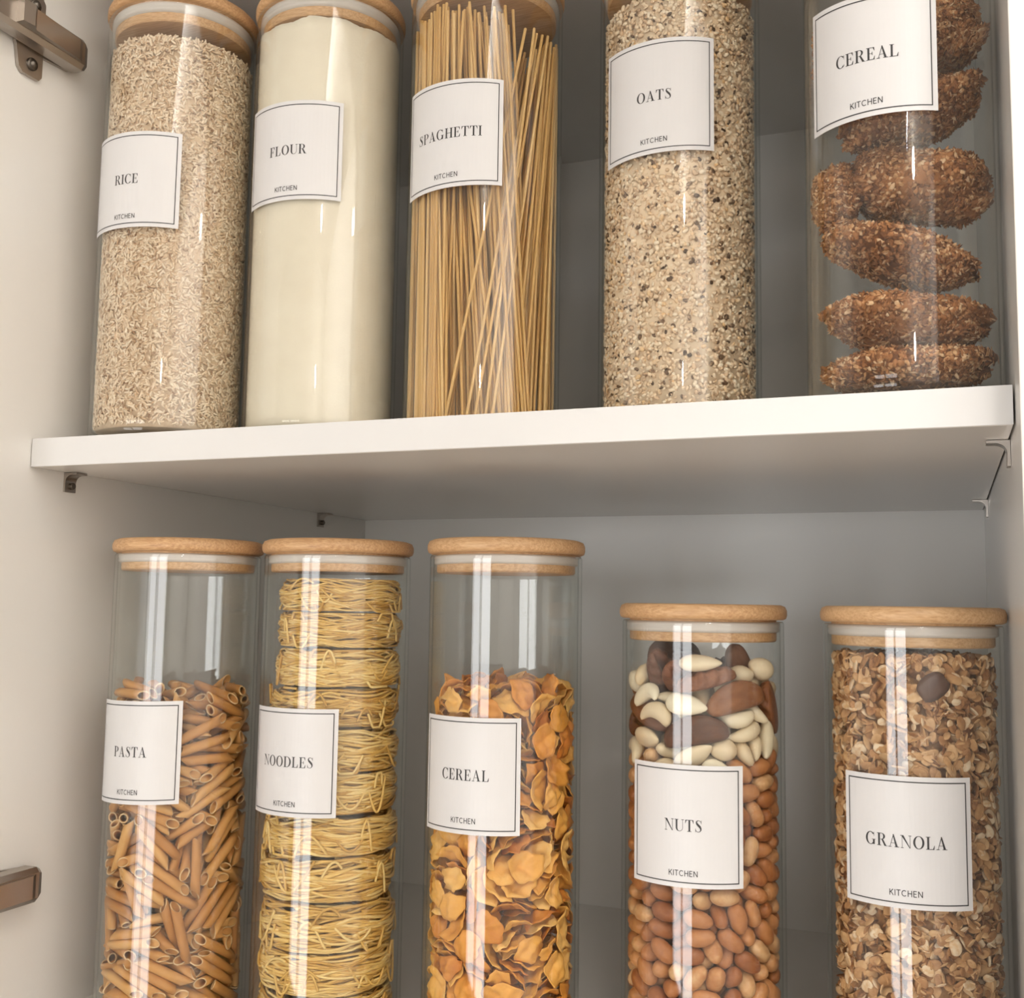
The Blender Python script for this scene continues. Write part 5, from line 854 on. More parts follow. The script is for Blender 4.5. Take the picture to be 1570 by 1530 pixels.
SIM_NUTS = [
9,230,-35,45,649,-220,296,-665,  9,182,335,46,233,-130,-340,902,  7,-74,223,46,54,-201,966,-157,  10,-210,315,51,878,358,72,309,  8,-374,-57,52,104,714,-669,-179,  7,204,-320,54,311,-231,861,-329,
8,-367,84,70,353,-742,-141,552,  7,340,-99,47,901,112,50,-417,  9,99,224,45,85,103,-92,-987,  10,55,349,47,117,847,-505,-117,  8,-199,172,49,382,402,654,514,  10,-316,-208,47,837,157,-29,-523,
7,-260,30,50,475,-862,-83,158,  8,308,-222,73,556,-194,-436,-680,  7,215,-226,154,610,251,226,717,  8,120,307,126,65,-674,725,-122,  10,-72,349,49,319,-8,254,913,  9,-303,202,55,427,-586,678,-122,
8,-181,-295,48,213,-674,-674,215,  10,-142,-224,125,312,408,-809,-286,  8,203,-157,70,457,48,-647,609,  7,380,33,69,647,-405,-595,252,  8,206,157,51,713,362,239,551,  10,40,377,158,927,-82,-365,-17,
8,-247,99,120,123,984,-104,77,  8,90,-357,67,651,603,-20,461,  7,-61,-251,47,919,37,115,375,  7,-57,-373,49,81,-36,144,986,  8,307,-228,224,39,710,-34,702,  8,311,103,48,340,-119,345,-866,
8,18,258,119,480,40,37,876,  8,-150,254,112,406,-259,182,-857,  9,-254,-70,59,16,-218,69,-973,  9,147,-247,81,651,124,-741,-108,  8,225,266,125,281,191,-185,-922,  8,241,86,128,500,21,174,-848,
8,301,230,66,211,464,812,-284,  8,-230,304,148,724,576,94,367,  10,-125,-356,134,980,-124,39,-148,  9,-224,-134,132,1,-156,33,987,  7,48,-255,50,503,234,-383,-738,  9,-191,-165,45,928,-367,34,42,
10,306,-142,133,807,-565,167,-48,  8,-202,172,194,339,-830,412,-160,  8,-98,354,159,298,-337,80,-890,  9,-385,29,187,255,616,-450,-594,  7,7,-355,138,422,150,548,706,  9,129,-214,200,545,499,598,312,
9,169,158,161,509,-258,510,644,  7,284,-15,124,553,636,518,144,  9,58,345,286,537,-312,64,-781,  7,73,256,207,196,-729,-652,70,  9,-332,181,147,406,150,21,-901,  9,-241,-296,136,59,-811,217,-540,
9,146,-354,177,203,-144,882,-400,  10,-210,123,305,575,-787,-146,170,  9,210,-89,203,1,-548,501,670,  8,-66,258,300,77,-554,-829,-9,  10,-60,230,172,490,-318,796,157,  10,-255,60,215,88,-74,512,-852,
8,-235,-271,248,832,552,-46,37,  7,20,-243,138,191,-250,-68,947,  9,241,-256,364,794,365,-419,-245,  7,222,-272,253,448,-671,471,-357,  9,358,125,181,476,592,-340,555,  10,-272,268,243,706,607,214,295,
7,-322,146,232,78,-56,964,247,  10,-265,-14,147,63,89,721,685,  9,-61,-252,186,798,-197,-427,376,  10,-318,214,429,539,650,149,514,  7,379,-42,142,542,427,-175,-703,  10,177,337,213,618,-755,218,13,
7,-23,352,227,27,507,833,219,  8,-247,-88,217,14,312,-442,-841,  8,-353,-111,136,703,152,32,694,  7,-123,-356,227,982,-71,131,-119,  8,278,-226,544,31,-572,-623,-532,  10,263,32,209,754,614,207,105,
9,302,203,187,123,431,86,-890,  9,-138,235,231,507,-701,380,-328,  9,-328,179,320,20,-385,923,2,  10,-154,-188,223,36,-855,509,94,  7,-70,-287,276,71,204,976,-32,  9,-52,-263,402,230,-485,843,43,
9,322,-137,234,149,5,-666,731,  7,200,226,221,703,-638,79,-305,  10,-154,349,278,73,-254,377,-888,  7,-368,-80,236,38,644,747,158,  8,-287,-206,176,60,-906,-321,-270,  9,130,-230,315,660,-528,61,-531,
9,212,91,475,280,436,221,826,  8,333,159,319,301,790,-64,530,  9,230,110,264,897,78,395,181,  9,-208,244,316,856,158,193,-452,  7,-263,-8,284,11,-266,896,354,  9,-297,-182,276,51,-69,995,41,
9,172,-340,305,856,-196,-473,67,  9,-211,-110,544,236,262,561,749,  8,191,-146,313,334,-385,-589,-627,  7,104,211,290,896,-54,332,-288,  8,142,352,333,169,283,81,941,  9,-204,102,424,376,737,120,549,
10,-148,-203,318,684,-726,-35,49,  8,34,-377,250,799,-588,-83,-101,  7,216,-312,780,357,868,224,-264,  7,347,-45,238,168,30,983,64,  10,268,268,282,858,-359,73,-359,  7,-21,382,338,762,573,-174,248,
8,-355,46,298,835,421,210,287,  9,-367,-99,331,685,-360,295,-560,  9,48,-260,252,364,-788,382,-317,  10,37,358,499,799,-344,126,477,  10,373,61,264,269,-707,430,493,  8,269,49,341,422,299,-170,839,
7,-2,263,373,360,-387,-583,617,  7,-334,95,383,24,-993,-63,98,  10,-241,-98,328,11,-93,-970,226,  9,8,-238,336,197,-96,142,965,  8,-84,-218,521,733,621,84,-264,  8,330,-184,343,694,433,513,259,
8,192,221,330,643,-532,507,-216,  10,-230,197,397,427,323,-52,-843,  7,-266,-10,379,117,55,987,-95,  8,-264,-261,354,119,-323,61,937,  10,88,-368,360,126,968,31,217,  9,163,323,628,309,-541,-778,87,
8,376,-44,344,33,-715,674,-186,  7,277,258,381,421,69,330,842,  10,-160,341,378,149,-152,88,-973,  9,-234,-74,460,919,189,90,-335,  8,-146,-182,419,354,-252,8,901,  10,214,-313,455,45,580,-199,-789,
8,153,-214,852,348,66,-304,884,  10,203,-199,441,435,843,-311,56,  10,209,159,408,185,-480,817,260,  9,-105,230,383,172,-954,201,-139,  10,-312,31,453,24,-251,957,144,  9,-167,-310,332,90,419,-590,-684,
9,-64,-380,321,588,-791,93,-139,  10,-202,193,656,221,912,-326,117,  10,379,60,407,676,345,-566,-320,  8,275,262,480,865,319,-262,-285,  7,-207,320,480,765,-519,-350,153,  10,-134,223,471,33,-724,682,97,
8,-172,-335,432,842,337,82,-413,  10,103,-282,418,102,-200,874,-432,  9,153,-315,901,386,752,-301,-442,  8,254,-66,322,142,197,-342,908,  7,319,145,438,337,-242,856,-309,  10,159,340,432,840,370,73,-389,
9,-225,309,610,356,383,-730,440,  9,-343,-80,418,174,964,-113,-167,  7,-24,-379,418,430,898,-68,-60,  9,-21,231,642,949,-298,75,68,  7,331,-178,472,365,358,43,-858,  9,130,223,414,1,-916,-260,-305,
9,62,296,435,703,-151,380,581,  9,-226,34,529,339,-689,-411,491,  10,-297,-178,392,123,85,-542,-827,  9,97,-218,484,110,-281,194,933,  9,261,-1,616,937,-215,12,277,  9,282,-119,399,241,101,2,-965,
8,162,201,513,583,-803,-37,121,  7,-72,375,447,127,-10,-819,-559,  10,-368,101,501,328,-484,386,-713,  9,-211,-203,489,848,-297,-31,-438,  9,211,-282,580,155,-405,-442,785,  9,-51,-239,675,166,-92,601,-776,
10,270,-14,415,760,641,95,58,  9,162,309,519,63,-374,879,290,  9,-37,262,472,565,-82,-303,763,  9,-348,-37,521,16,970,201,132,  9,-298,-242,478,46,420,563,710,  9,96,-372,476,0,-199,743,-640,
10,-154,-322,806,77,-238,551,-796,  9,379,52,514,719,282,-270,-575,  8,280,127,534,768,-180,3,-615,  10,-89,369,552,113,-10,-420,-900,  9,-250,170,490,856,-55,-85,507,  9,-330,-139,490,381,155,473,-780,
8,13,-302,493,220,107,728,-640,  8,248,-257,1080,560,-706,-42,-430,  8,230,-116,482,458,166,754,442,  9,335,98,619,166,70,-923,339,  10,-84,248,558,271,866,-326,-264,  9,-171,206,562,330,-313,-561,692,
7,-296,-186,576,223,-953,-14,206,  10,-98,-340,506,482,-276,-373,743,  8,85,218,812,628,-403,608,271,  10,354,-61,481,223,248,-823,460,  9,206,106,604,699,-455,-65,-548,  9,69,372,591,179,-239,-936,-187,
7,-345,158,586,191,736,479,-438,  8,-328,44,591,50,-225,934,-272,  8,137,-336,574,97,556,535,-629,  10,-351,-20,932,468,836,106,266,  8,252,-13,522,392,-53,-254,-883,  8,248,244,581,31,-552,795,-248,
8,55,247,556,340,-28,562,-754,  7,-290,250,571,614,-80,-748,-240,  10,-368,-81,606,88,-715,584,375,  8,24,-232,577,58,86,-902,418,  8,250,22,795,109,422,-897,74,  7,323,-134,585,447,-822,261,-238,
8,137,202,641,118,-96,752,642,  7,-35,351,641,721,508,-121,-455,  9,-228,133,581,338,-220,-102,910,  8,-249,-287,559,419,208,-504,726,  10,37,-378,583,191,889,-121,399,  8,162,-344,1125,108,-429,306,-843,
7,191,-137,575,59,-859,-476,-179,  10,319,212,647,510,666,-107,-533,  10,42,378,701,909,-286,286,101,  9,-247,98,667,289,-875,343,-182,  10,-242,-50,632,36,-398,-885,240,  7,-159,-190,622,156,-70,810,561,
8,-230,266,803,571,-215,-228,759,  8,378,-28,606,680,-178,15,712,  9,90,276,683,819,-332,-246,-397,  7,-134,325,649,446,337,700,444,  9,-310,224,698,14,-452,744,491,  10,-245,-10,719,134,-453,-759,448,
9,174,-194,650,329,-891,274,153,  10,102,362,1161,344,918,-136,-147,  7,293,-245,659,506,756,402,-108,  9,263,41,698,978,111,51,171,  7,-1,259,727,301,805,-508,-48,  9,-194,300,721,487,356,-314,-733,
7,-282,-206,673,94,-928,-339,120,  9,-57,-343,606,716,-284,-324,550,  9,74,-276,831,901,-297,94,-302,  9,234,-116,669,224,-363,-874,231,  9,216,309,702,338,-897,195,207,  8,-91,342,752,236,549,-802,-8,
10,-381,36,687,355,-571,466,-575,  10,-212,-279,667,381,-15,383,-841,  9,175,-269,696,702,226,-388,553,  10,214,-306,1210,173,369,-430,806,  8,341,-160,700,80,824,449,-335,  8,346,137,735,579,-109,-40,807,
10,-120,210,739,86,-57,-663,-742,  10,-332,118,741,430,804,-375,-165,  8,-328,-119,686,577,-751,-297,120,  8,-150,-312,592,149,524,-807,-228,  7,249,-289,891,566,542,476,-399,  9,294,-56,715,582,27,-811,49,
7,227,134,696,157,268,-941,131,  10,-25,248,819,257,901,338,90,  7,-257,-52,854,886,407,212,-66,  9,-177,-157,714,883,-75,-47,-461,  8,-144,-350,696,332,-64,-940,49,  9,-243,244,898,76,341,926,144,
10,198,-122,764,437,-376,683,-450,  10,96,330,770,332,308,-658,-601,  10,0,369,819,558,-784,-159,222,  8,-224,147,749,885,-350,127,-280,  10,-343,-62,768,35,103,-145,-983,  9,72,-267,658,80,714,670,184,
10,374,72,1072,712,-318,250,-574,  10,381,11,702,718,207,531,399,  10,206,217,741,53,152,-986,41,  8,209,318,813,704,651,61,-278,  9,-250,40,800,766,-571,60,290,  9,-208,-133,796,206,-184,-85,957,
10,4,-380,692,62,-39,866,-494,  9,-201,289,1105,312,-168,-776,523,  10,361,-117,792,487,-658,46,572,  7,230,131,794,406,884,212,-89,  9,-140,187,845,359,-426,809,188,  9,-327,192,828,484,-300,473,-672,
10,-326,-184,770,75,400,904,132,  9,84,-217,751,233,-70,954,-177,  8,-236,-272,950,710,226,-314,-589,  10,349,-24,822,724,662,158,114,  7,317,208,813,41,-893,433,-113,  7,-146,351,846,377,883,272,-68,
10,-378,20,809,731,-40,-418,-538,  8,-223,-262,768,341,-242,794,-440,  9,122,-335,727,779,376,103,-491,  7,-213,276,1344,318,872,-280,-246,  8,227,81,892,552,-330,607,-466,  10,343,87,837,183,-168,-965,-87,
7,87,338,868,803,-396,-157,415,  10,-228,121,853,39,-287,-67,955,  9,-272,-267,856,855,-342,118,-371,  8,-23,-305,747,170,-37,950,-260,  10,130,-221,1013,465,488,-286,-681,  7,274,-219,794,46,-884,443,139,
8,207,211,848,774,-540,-29,-330,  10,-54,258,909,158,826,-536,82,  9,-349,93,887,144,-484,-863,29,  8,-77,-221,794,166,964,-197,70,  9,65,-377,796,422,-903,-75,-28,  9,-26,-385,1066,612,779,30,-136,
10,246,-96,861,12,-916,400,46,  10,127,233,1017,308,814,492,-7,  7,57,241,946,475,-735,477,-84,  7,-249,53,925,94,-488,-672,-548,  8,-139,-251,878,18,-20,216,976,  9,-42,-336,839,476,356,-88,-799,
9,54,-344,1317,664,140,333,655,  9,346,-88,909,83,523,842,106,  9,326,190,903,26,-486,-865,120,  7,-253,255,996,85,262,580,-766,  10,-299,176,928,724,573,-190,-334,  9,-361,-133,858,471,621,-513,-358,
9,53,-377,889,166,-980,-25,112,  8,257,-5,967,858,389,-157,-295,  7,353,35,915,455,-842,284,59,  7,176,288,918,867,449,57,210,  9,-76,378,918,736,-627,66,247,  10,-175,156,960,71,-407,894,-173,
7,-228,-55,948,843,6,375,-385,  8,-132,-356,903,432,-883,182,0,  7,-141,228,1257,32,417,650,-635,  10,217,-111,973,737,-548,162,360,  10,179,187,939,222,-272,920,176,  10,103,354,963,30,89,-272,-958,
10,-367,84,980,569,-105,70,-813,  10,-231,-162,883,866,454,-209,-4,  10,42,-234,923,75,-226,938,254,  8,151,-350,1340,279,-731,263,564,  9,314,-218,910,251,-618,103,-737,  10,333,129,989,6,-976,185,111,
7,147,342,1060,153,102,-407,895,  9,-298,172,1023,279,39,75,956,  7,-329,-140,945,508,-224,251,-793,  10,187,-329,1008,165,960,226,19,  9,-324,-128,1391,945,260,-59,192,  10,311,-168,1003,84,-123,-101,-984,
9,280,259,985,439,-820,362,-67,  8,-174,300,948,187,-336,-821,421,  8,-262,46,1037,49,-221,-937,267,  10,-219,-149,989,119,-28,250,-960,  10,-88,-218,970,870,465,-75,-146,  9,336,81,1246,33,-14,363,-931,
8,377,-39,998,673,-270,-276,631,  10,309,223,1075,483,-204,-375,764,  7,-66,269,1007,893,52,10,446,  7,-378,63,1078,561,468,393,558,  8,-369,-86,1026,764,33,-108,-635,  9,65,-348,980,649,167,-455,-586,
7,118,273,1479,413,96,543,725,  7,213,-196,937,414,590,640,-264,  7,197,128,1017,321,-411,-853,-32,  9,-61,225,1093,962,-231,48,141,  10,-350,-57,1125,23,874,475,98,  7,-292,-246,1027,504,728,-450,-119,
10,143,-236,1139,773,-48,628,-80,  10,-244,-294,1229,234,-214,-792,522,  7,194,-150,1103,187,310,-473,803,  7,247,137,1097,121,-883,303,338,  7,6,381,1019,276,-125,838,454,  8,-178,159,1059,247,-804,-453,295,
7,-246,-70,1056,985,-25,30,-170,  8,-149,-322,1003,358,-24,-530,-769,  9,-301,-7,1244,65,620,-374,-686,  10,263,27,1064,27,987,-51,-152,  8,207,262,1103,726,-384,-468,326,  8,-138,353,1033,129,-24,-193,-972,
8,-308,220,1108,216,360,-868,-265,  10,-155,-221,1056,402,-152,715,-551,  8,-34,-348,973,509,-360,571,-534,  7,237,-295,1335,499,391,-757,158,  8,319,-176,1108,941,-58,298,149,  7,146,184,1160,89,-507,46,856,
7,60,281,1075,831,382,-396,83,  10,-291,89,1123,531,-191,-116,-817,  7,-138,-324,1102,304,-60,-67,-948,  9,85,-320,1070,755,-20,35,-655,  7,-263,-34,1352,205,-25,-317,-926,  7,268,-73,1050,178,39,466,866,
10,331,124,1162,554,-735,-374,112,  8,-27,359,1114,327,273,857,290,  7,-182,189,1154,210,55,818,532,  10,-269,-166,1081,935,-282,142,-164,  7,97,-337,1229,64,701,-676,218,  9,360,-118,1597,834,-96,-142,524,
10,247,-70,1144,867,34,-177,-465,  10,278,222,1175,58,76,-354,930,  9,36,236,1170,45,398,712,-577,  9,-269,268,1197,155,-306,922,-178,  7,-231,-4,1161,745,-64,-655,-104,  8,-9,-238,1051,209,-924,-97,306,
9,75,342,1259,343,-377,860,27,  8,370,-74,1119,169,-546,308,-761,  9,301,171,1250,261,15,357,-897,  8,-150,349,1155,207,-427,-162,-865,  9,-383,40,1185,624,300,544,475,  7,-168,-158,1230,558,-78,-759,328,
8,41,-233,1166,467,448,-626,436,  9,-246,-81,1255,343,-841,-418,30,  9,209,-199,1226,515,-350,-388,-680,  8,224,68,1188,387,-418,-679,464,  8,-74,254,1184,723,-50,-35,-688,  9,-223,86,1199,376,-421,-194,-802,
10,-207,-260,1136,340,881,74,320,  10,35,-354,1146,856,246,-316,-327,  8,63,245,1344,284,728,-603,163,  8,348,16,1160,157,-128,968,-149,  7,121,230,1262,562,447,621,315,  9,-38,382,1212,748,654,-4,115,
7,-210,162,1250,67,-359,-747,555,  7,-232,-105,1148,39,186,684,704,  7,-61,-246,1175,391,-685,610,77,  7,254,-263,1668,545,780,182,-248,  10,304,-233,1241,785,-103,-610,-28,  8,198,324,1221,778,-528,333,-78,
10,-144,329,1271,139,972,-132,-140,  10,-323,151,1198,965,-161,149,142,  10,-280,-207,1172,369,28,414,-832,  9,-96,-364,1175,154,129,-88,976,  7,290,-251,1555,591,-737,-270,188,  7,219,-72,1240,320,496,-628,-507,
10,230,50,1319,546,507,378,-550,  7,-16,268,1260,86,-613,-763,186,  8,-306,224,1285,274,846,419,183,  10,-360,-119,1210,253,544,733,320,  8,-4,-348,1237,115,-730,594,-320,  7,-134,228,1417,95,-303,-885,340,
7,327,-129,1231,983,-159,-28,88,  10,242,247,1274,298,-27,325,-897,  8,-31,376,1312,4,-80,981,-176,  8,-252,97,1322,56,432,889,142,  10,-287,-197,1281,82,993,68,-43,  9,115,-238,1273,716,-492,52,-492,
8,250,-55,1339,906,-101,340,-231,  9,166,-200,1344,318,-745,332,-483,  9,204,140,1292,384,-171,892,164,  9,-177,142,1373,129,-554,380,-730,  10,-365,72,1286,12,862,507,-12,  10,-359,-81,1302,899,-2,-50,-436,
8,-119,-286,1248,911,-150,-52,-380,  9,107,-277,1465,635,-729,251,43,  9,252,-279,1445,445,806,308,-240,  10,344,163,1346,25,532,748,396,  9,-67,252,1342,104,905,-411,25,  7,-356,136,1372,404,420,-602,-547,
8,-300,-232,1407,665,-438,-423,-432,  8,-26,-253,1294,84,777,498,-374,  10,67,347,1580,430,664,-348,-503,  7,350,-27,1253,287,-932,176,-133,  7,170,338,1428,227,-301,-343,860,  7,15,230,1443,565,-791,-75,-222,
7,-376,-18,1385,453,602,652,79,  8,-205,-132,1359,94,914,-115,378,  8,-140,-210,1318,38,997,69,-5,  8,6,142,1711,282,-386,-859,185,  7,347,30,1333,60,-178,802,-568,  10,165,307,1332,759,195,296,546,
10,46,345,1395,548,204,-396,-708,  9,-273,221,1404,30,377,708,597,  7,-151,-217,1417,86,-316,905,272,  10,-220,-302,1327,307,919,-59,-239,  10,337,-160,1684,405,-836,-364,69,  9,137,-186,1439,95,136,-636,-754,
10,246,251,1374,198,597,-750,-204,  9,-164,343,1389,351,290,-842,290,  10,-269,54,1416,446,856,-139,222,  10,-262,-42,1447,7,112,984,139,  7,-73,-373,1322,18,114,332,-936,  8,-274,-68,1538,320,-764,-560,-16,
8,255,-176,1327,36,592,584,-555,  8,285,114,1406,348,-854,385,-21,  7,-54,348,1409,766,-193,-25,612,  9,-377,80,1549,447,-635,-421,469,  10,-209,-320,1452,381,-45,782,491,  10,-122,-315,1386,345,70,-261,-899,
8,70,157,1555,313,-444,468,-697,  9,356,-132,1323,593,64,-144,-790,  7,160,172,1395,7,-612,-364,702,  9,1,270,1531,887,-194,-216,-359,  8,-108,270,1636,858,-353,219,302,  9,-366,-122,1484,374,-454,-620,519,
8,74,-245,1362,935,188,-197,-227,  7,243,-168,1612,218,505,-653,-521,  10,346,-70,1406,82,-889,426,-147,  7,236,34,1442,506,2,-188,842,  9,-230,260,1480,164,843,-512,-10,  9,-378,37,1462,636,-46,-170,-751,
9,-206,-145,1471,873,445,-173,102,  7,57,-349,1421,72,896,-412,151,  7,-226,-283,1718,643,-362,75,-671,  10,323,-196,1438,543,230,-804,-81,  10,251,240,1472,880,18,-93,465,  8,31,378,1487,729,684,17,23,
7,-311,153,1460,110,-959,197,169,  9,-187,-238,1511,418,-845,-32,-332,  9,-25,-226,1415,333,-304,583,676,  10,116,70,1631,261,-202,-768,550,  8,237,-108,1430,505,756,-68,-410,  8,347,153,1476,204,-830,517,44,
7,-128,323,1487,99,556,813,140,  8,-102,200,1525,16,-269,240,933,  7,7,-52,1552,295,199,335,872,  8,-65,-373,1453,896,379,125,-192,  7,-168,20,1561,102,936,-112,319,  10,368,29,1451,571,627,496,-188,
9,177,335,1532,953,151,-101,-244,  9,-214,220,1611,6,-388,-816,-428,  8,-299,222,1554,602,514,441,423,  10,-293,-243,1539,677,549,-255,-418,  9,-87,-272,1493,17,-372,437,819,  9,231,-182,1517,386,-36,-87,-918,
7,146,-86,1546,171,-876,448,-56,  10,264,131,1538,327,-613,-627,-353,  8,253,282,2022,399,-235,15,886,  8,-285,70,1520,77,754,612,228,  8,-361,-113,1584,190,575,796,-20,  8,158,-343,1526,935,-140,-244,215,
7,-64,105,1547,916,-334,-56,215,  10,365,-103,1503,172,-558,746,-320,  9,165,136,1535,437,411,-718,-352,  7,-77,371,1569,95,-974,-179,98,  10,-193,130,1514,11,589,247,-769,  7,-134,-74,1549,195,-83,303,-929,
10,-70,-160,1546,920,72,19,384,  10,52,35,1550,52,-129,-803,580,  8,217,24,1542,824,-556,1,108,  7,172,184,1626,663,-698,-129,239,  7,-186,293,1560,930,137,-72,-335,  9,-248,121,1622,584,601,-165,-521,
7,-208,-288,1597,300,590,-425,-617,  7,19,-346,1510,583,181,268,746,  8,55,226,1766,429,276,304,804,  10,264,-61,1529,172,427,-698,549,  7,292,234,1570,570,-780,223,-131,  10,72,242,1660,482,-512,-421,574,
7,-350,130,1660,628,141,-398,654,  8,-206,-166,1579,661,-735,-66,-136,  7,-106,-363,1559,39,76,994,69,  10,-11,-142,1631,492,-283,499,-655,  10,361,108,1561,68,-780,538,313,  7,229,87,1641,218,876,-48,-428,
7,-13,200,1620,155,-702,-688,99,  9,-308,232,1673,528,-41,803,-272,  10,-291,-213,1642,367,-621,-630,288,  10,-90,-260,1608,914,134,20,-382,  9,-127,-206,1712,158,-357,244,-888,  7,211,-38,1630,901,-180,-60,390,
7,152,279,1604,86,561,-542,-619,  8,-23,355,1650,41,521,701,484,  8,-281,-35,1720,737,-481,115,-460,  10,-227,-75,1629,394,-885,-180,170,  8,36,-198,1547,344,393,-599,-606,  8,58,-11,1643,747,332,182,-547,
7,349,-4,1578,531,-820,124,175,  9,105,370,1683,798,-597,87,6,  7,277,251,1761,846,152,287,-424,  7,-311,10,1617,24,-255,904,343,  8,-321,203,1834,359,-313,732,-487,  7,-96,-91,1636,842,266,167,438,
8,-35,52,1626,238,-906,-339,83,  7,355,62,1656,119,937,-327,-36,  10,124,120,1727,264,352,-775,-454,  9,252,285,1673,455,760,-252,-390,  10,-197,203,1704,208,554,635,497,  10,-18,-202,1732,724,-407,550,82,
10,-359,-81,1673,902,-18,-71,-427,  8,50,211,1867,55,-409,-834,367,  7,367,-38,1700,868,147,-430,202,  9,301,174,1660,68,75,-620,-778,  10,-42,282,1719,454,782,-263,-336,  8,118,282,1868,406,-412,-745,-332,
7,-196,-135,1694,745,302,-97,587,  11,-249,-283,1824,422,803,-376,-188,  13,-248,-165,1816,734,-430,515,-105,  11,-64,-54,1719,849,-104,137,499,  11,-199,330,1666,69,204,-621,-753,  11,14,-367,1613,186,-181,-109,-960,
12,144,0,1728,494,-745,231,383,  15,99,-166,1662,517,-287,-778,212,  13,-392,81,1697,295,577,-58,-759,  11,-110,140,1652,860,-186,-233,413,  11,30,-376,1748,867,-416,-230,-146,  11,-189,22,1697,854,132,-21,-503,
14,219,133,1797,24,-828,425,366,  11,141,267,1730,212,281,553,755,  11,-112,228,1761,530,-643,532,-150,  13,-246,144,1771,903,-15,-260,342,  14,-60,-124,1856,339,932,-88,-99,  11,232,-121,1717,565,-218,193,-772,
12,-134,-342,1666,32,50,-215,-975,  11,-232,311,1808,519,231,730,-379,  13,268,-192,1764,350,372,280,812,  15,36,-354,1876,98,-53,994,-17,  13,-24,340,1782,582,-103,-422,-688,  13,72,-282,1660,155,-168,656,719,
12,-143,107,1785,556,28,-337,-759,  13,-363,-154,1728,635,511,-192,-546,  11,78,46,1812,200,-658,705,-172,  14,-80,318,2184,66,-198,978,-23,  11,71,-212,1950,407,-512,632,415,  13,-23,4,1763,973,-91,165,132,
13,-85,-327,1757,959,-27,123,255,  15,-224,-223,1950,289,105,-252,918,  15,-146,97,1929,120,-376,751,-530,  11,-88,374,1806,469,-543,313,622,  15,234,-268,2061,123,-356,926,11,  11,-266,99,1833,686,216,-255,646,
11,173,-345,1650,680,662,309,-69,  12,29,363,1911,324,-923,-209,-2,  11,381,59,1782,483,-625,222,-571,  11,131,363,1801,13,310,626,716,  13,-160,243,1919,688,-554,-444,151,  13,-116,-175,1804,436,-47,116,891,
13,-200,-8,1801,115,-935,45,333,  12,184,-314,1783,31,193,-975,107,  11,-64,380,1995,741,649,27,172,  13,268,-213,1879,495,132,125,-850,  13,-20,-97,1960,288,813,296,-411,  13,22,-254,1791,460,13,-18,-887,
13,228,-249,1972,54,-43,356,-932,  14,45,160,2018,725,88,-386,-563,  13,119,-69,1939,215,631,21,745,  11,-22,135,1822,372,601,702,85,  13,29,-125,2166,192,611,730,238,  13,304,-145,1776,624,585,-251,-453,
13,-321,231,2134,277,353,-446,-775,  14,-361,-19,1881,422,-589,490,-484,  11,267,272,1897,556,-75,522,642,  11,-151,-96,1996,470,53,-500,-726,  11,310,-1,1803,626,-354,684,-119,  11,158,-203,1869,707,146,-685,101,
14,-42,304,2051,810,479,9,339,  11,156,348,1944,805,-260,496,197,  13,-126,-20,1886,68,184,943,-268,  15,-342,86,2031,97,745,544,-374,  11,335,163,1857,304,-641,12,705,  11,267,46,1990,328,728,-324,507,
14,374,-12,2000,186,-701,-227,650,  13,381,-118,1830,705,-104,702,-21,  11,185,-47,1820,584,145,158,-783,  11,-316,-58,2019,246,85,390,883,  12,48,-99,2076,372,-107,-838,385,  11,323,140,2033,491,119,856,-106,
15,133,81,1947,493,728,254,405,  13,-78,-210,1935,748,535,77,-385,  11,206,-144,1939,136,751,255,-594,  13,318,-116,1986,64,911,-292,-285,  12,-341,-130,2125,390,-20,-806,445,  15,211,52,2194,771,-43,481,415,
12,352,-75,2218,239,-190,-248,-920,  11,151,-114,2106,621,431,446,479,  11,-107,-10,2138,55,-950,-103,290,  12,275,-56,1917,572,-281,-766,-83,  11,-245,227,2030,358,-686,599,204,  11,-28,-15,2003,588,295,-740,-142,
11,-233,286,1969,221,-828,-456,-242,  14,-74,-242,2157,136,-638,606,-455,  13,176,2,1976,236,652,-143,-706,  11,33,29,2147,230,-159,-334,900,  11,131,230,2090,384,761,-424,-304,  14,-67,-24,2236,167,-764,-606,145,
13,193,285,2073,655,484,-343,-468,  13,-103,-303,2014,245,-206,-923,-212,  12,240,-154,2180,996,30,-46,73,  14,113,232,2206,878,23,17,479,  14,-181,-218,2185,92,-671,464,-572,  11,-107,180,2135,330,230,911,-91,
13,-195,-342,1946,92,224,750,615,  11,-230,163,2124,338,485,456,-666,  13,-269,-184,2148,632,575,338,394,  15,-230,249,2283,116,-355,874,-311,  11,-9,-380,2025,856,509,34,-78,  11,286,190,2165,423,420,-803,0,
12,-270,63,2176,103,-545,454,-697,  11,38,-270,2049,699,329,126,-623,  14,85,-319,2167,963,81,-116,229,  14,-148,54,2060,386,-213,157,-884,  11,65,-364,2254,985,173,-9,6,  13,-253,-302,2049,813,451,-289,-228,
11,259,-65,2108,290,-404,862,-99,  11,-10,165,2103,257,-541,775,-202]

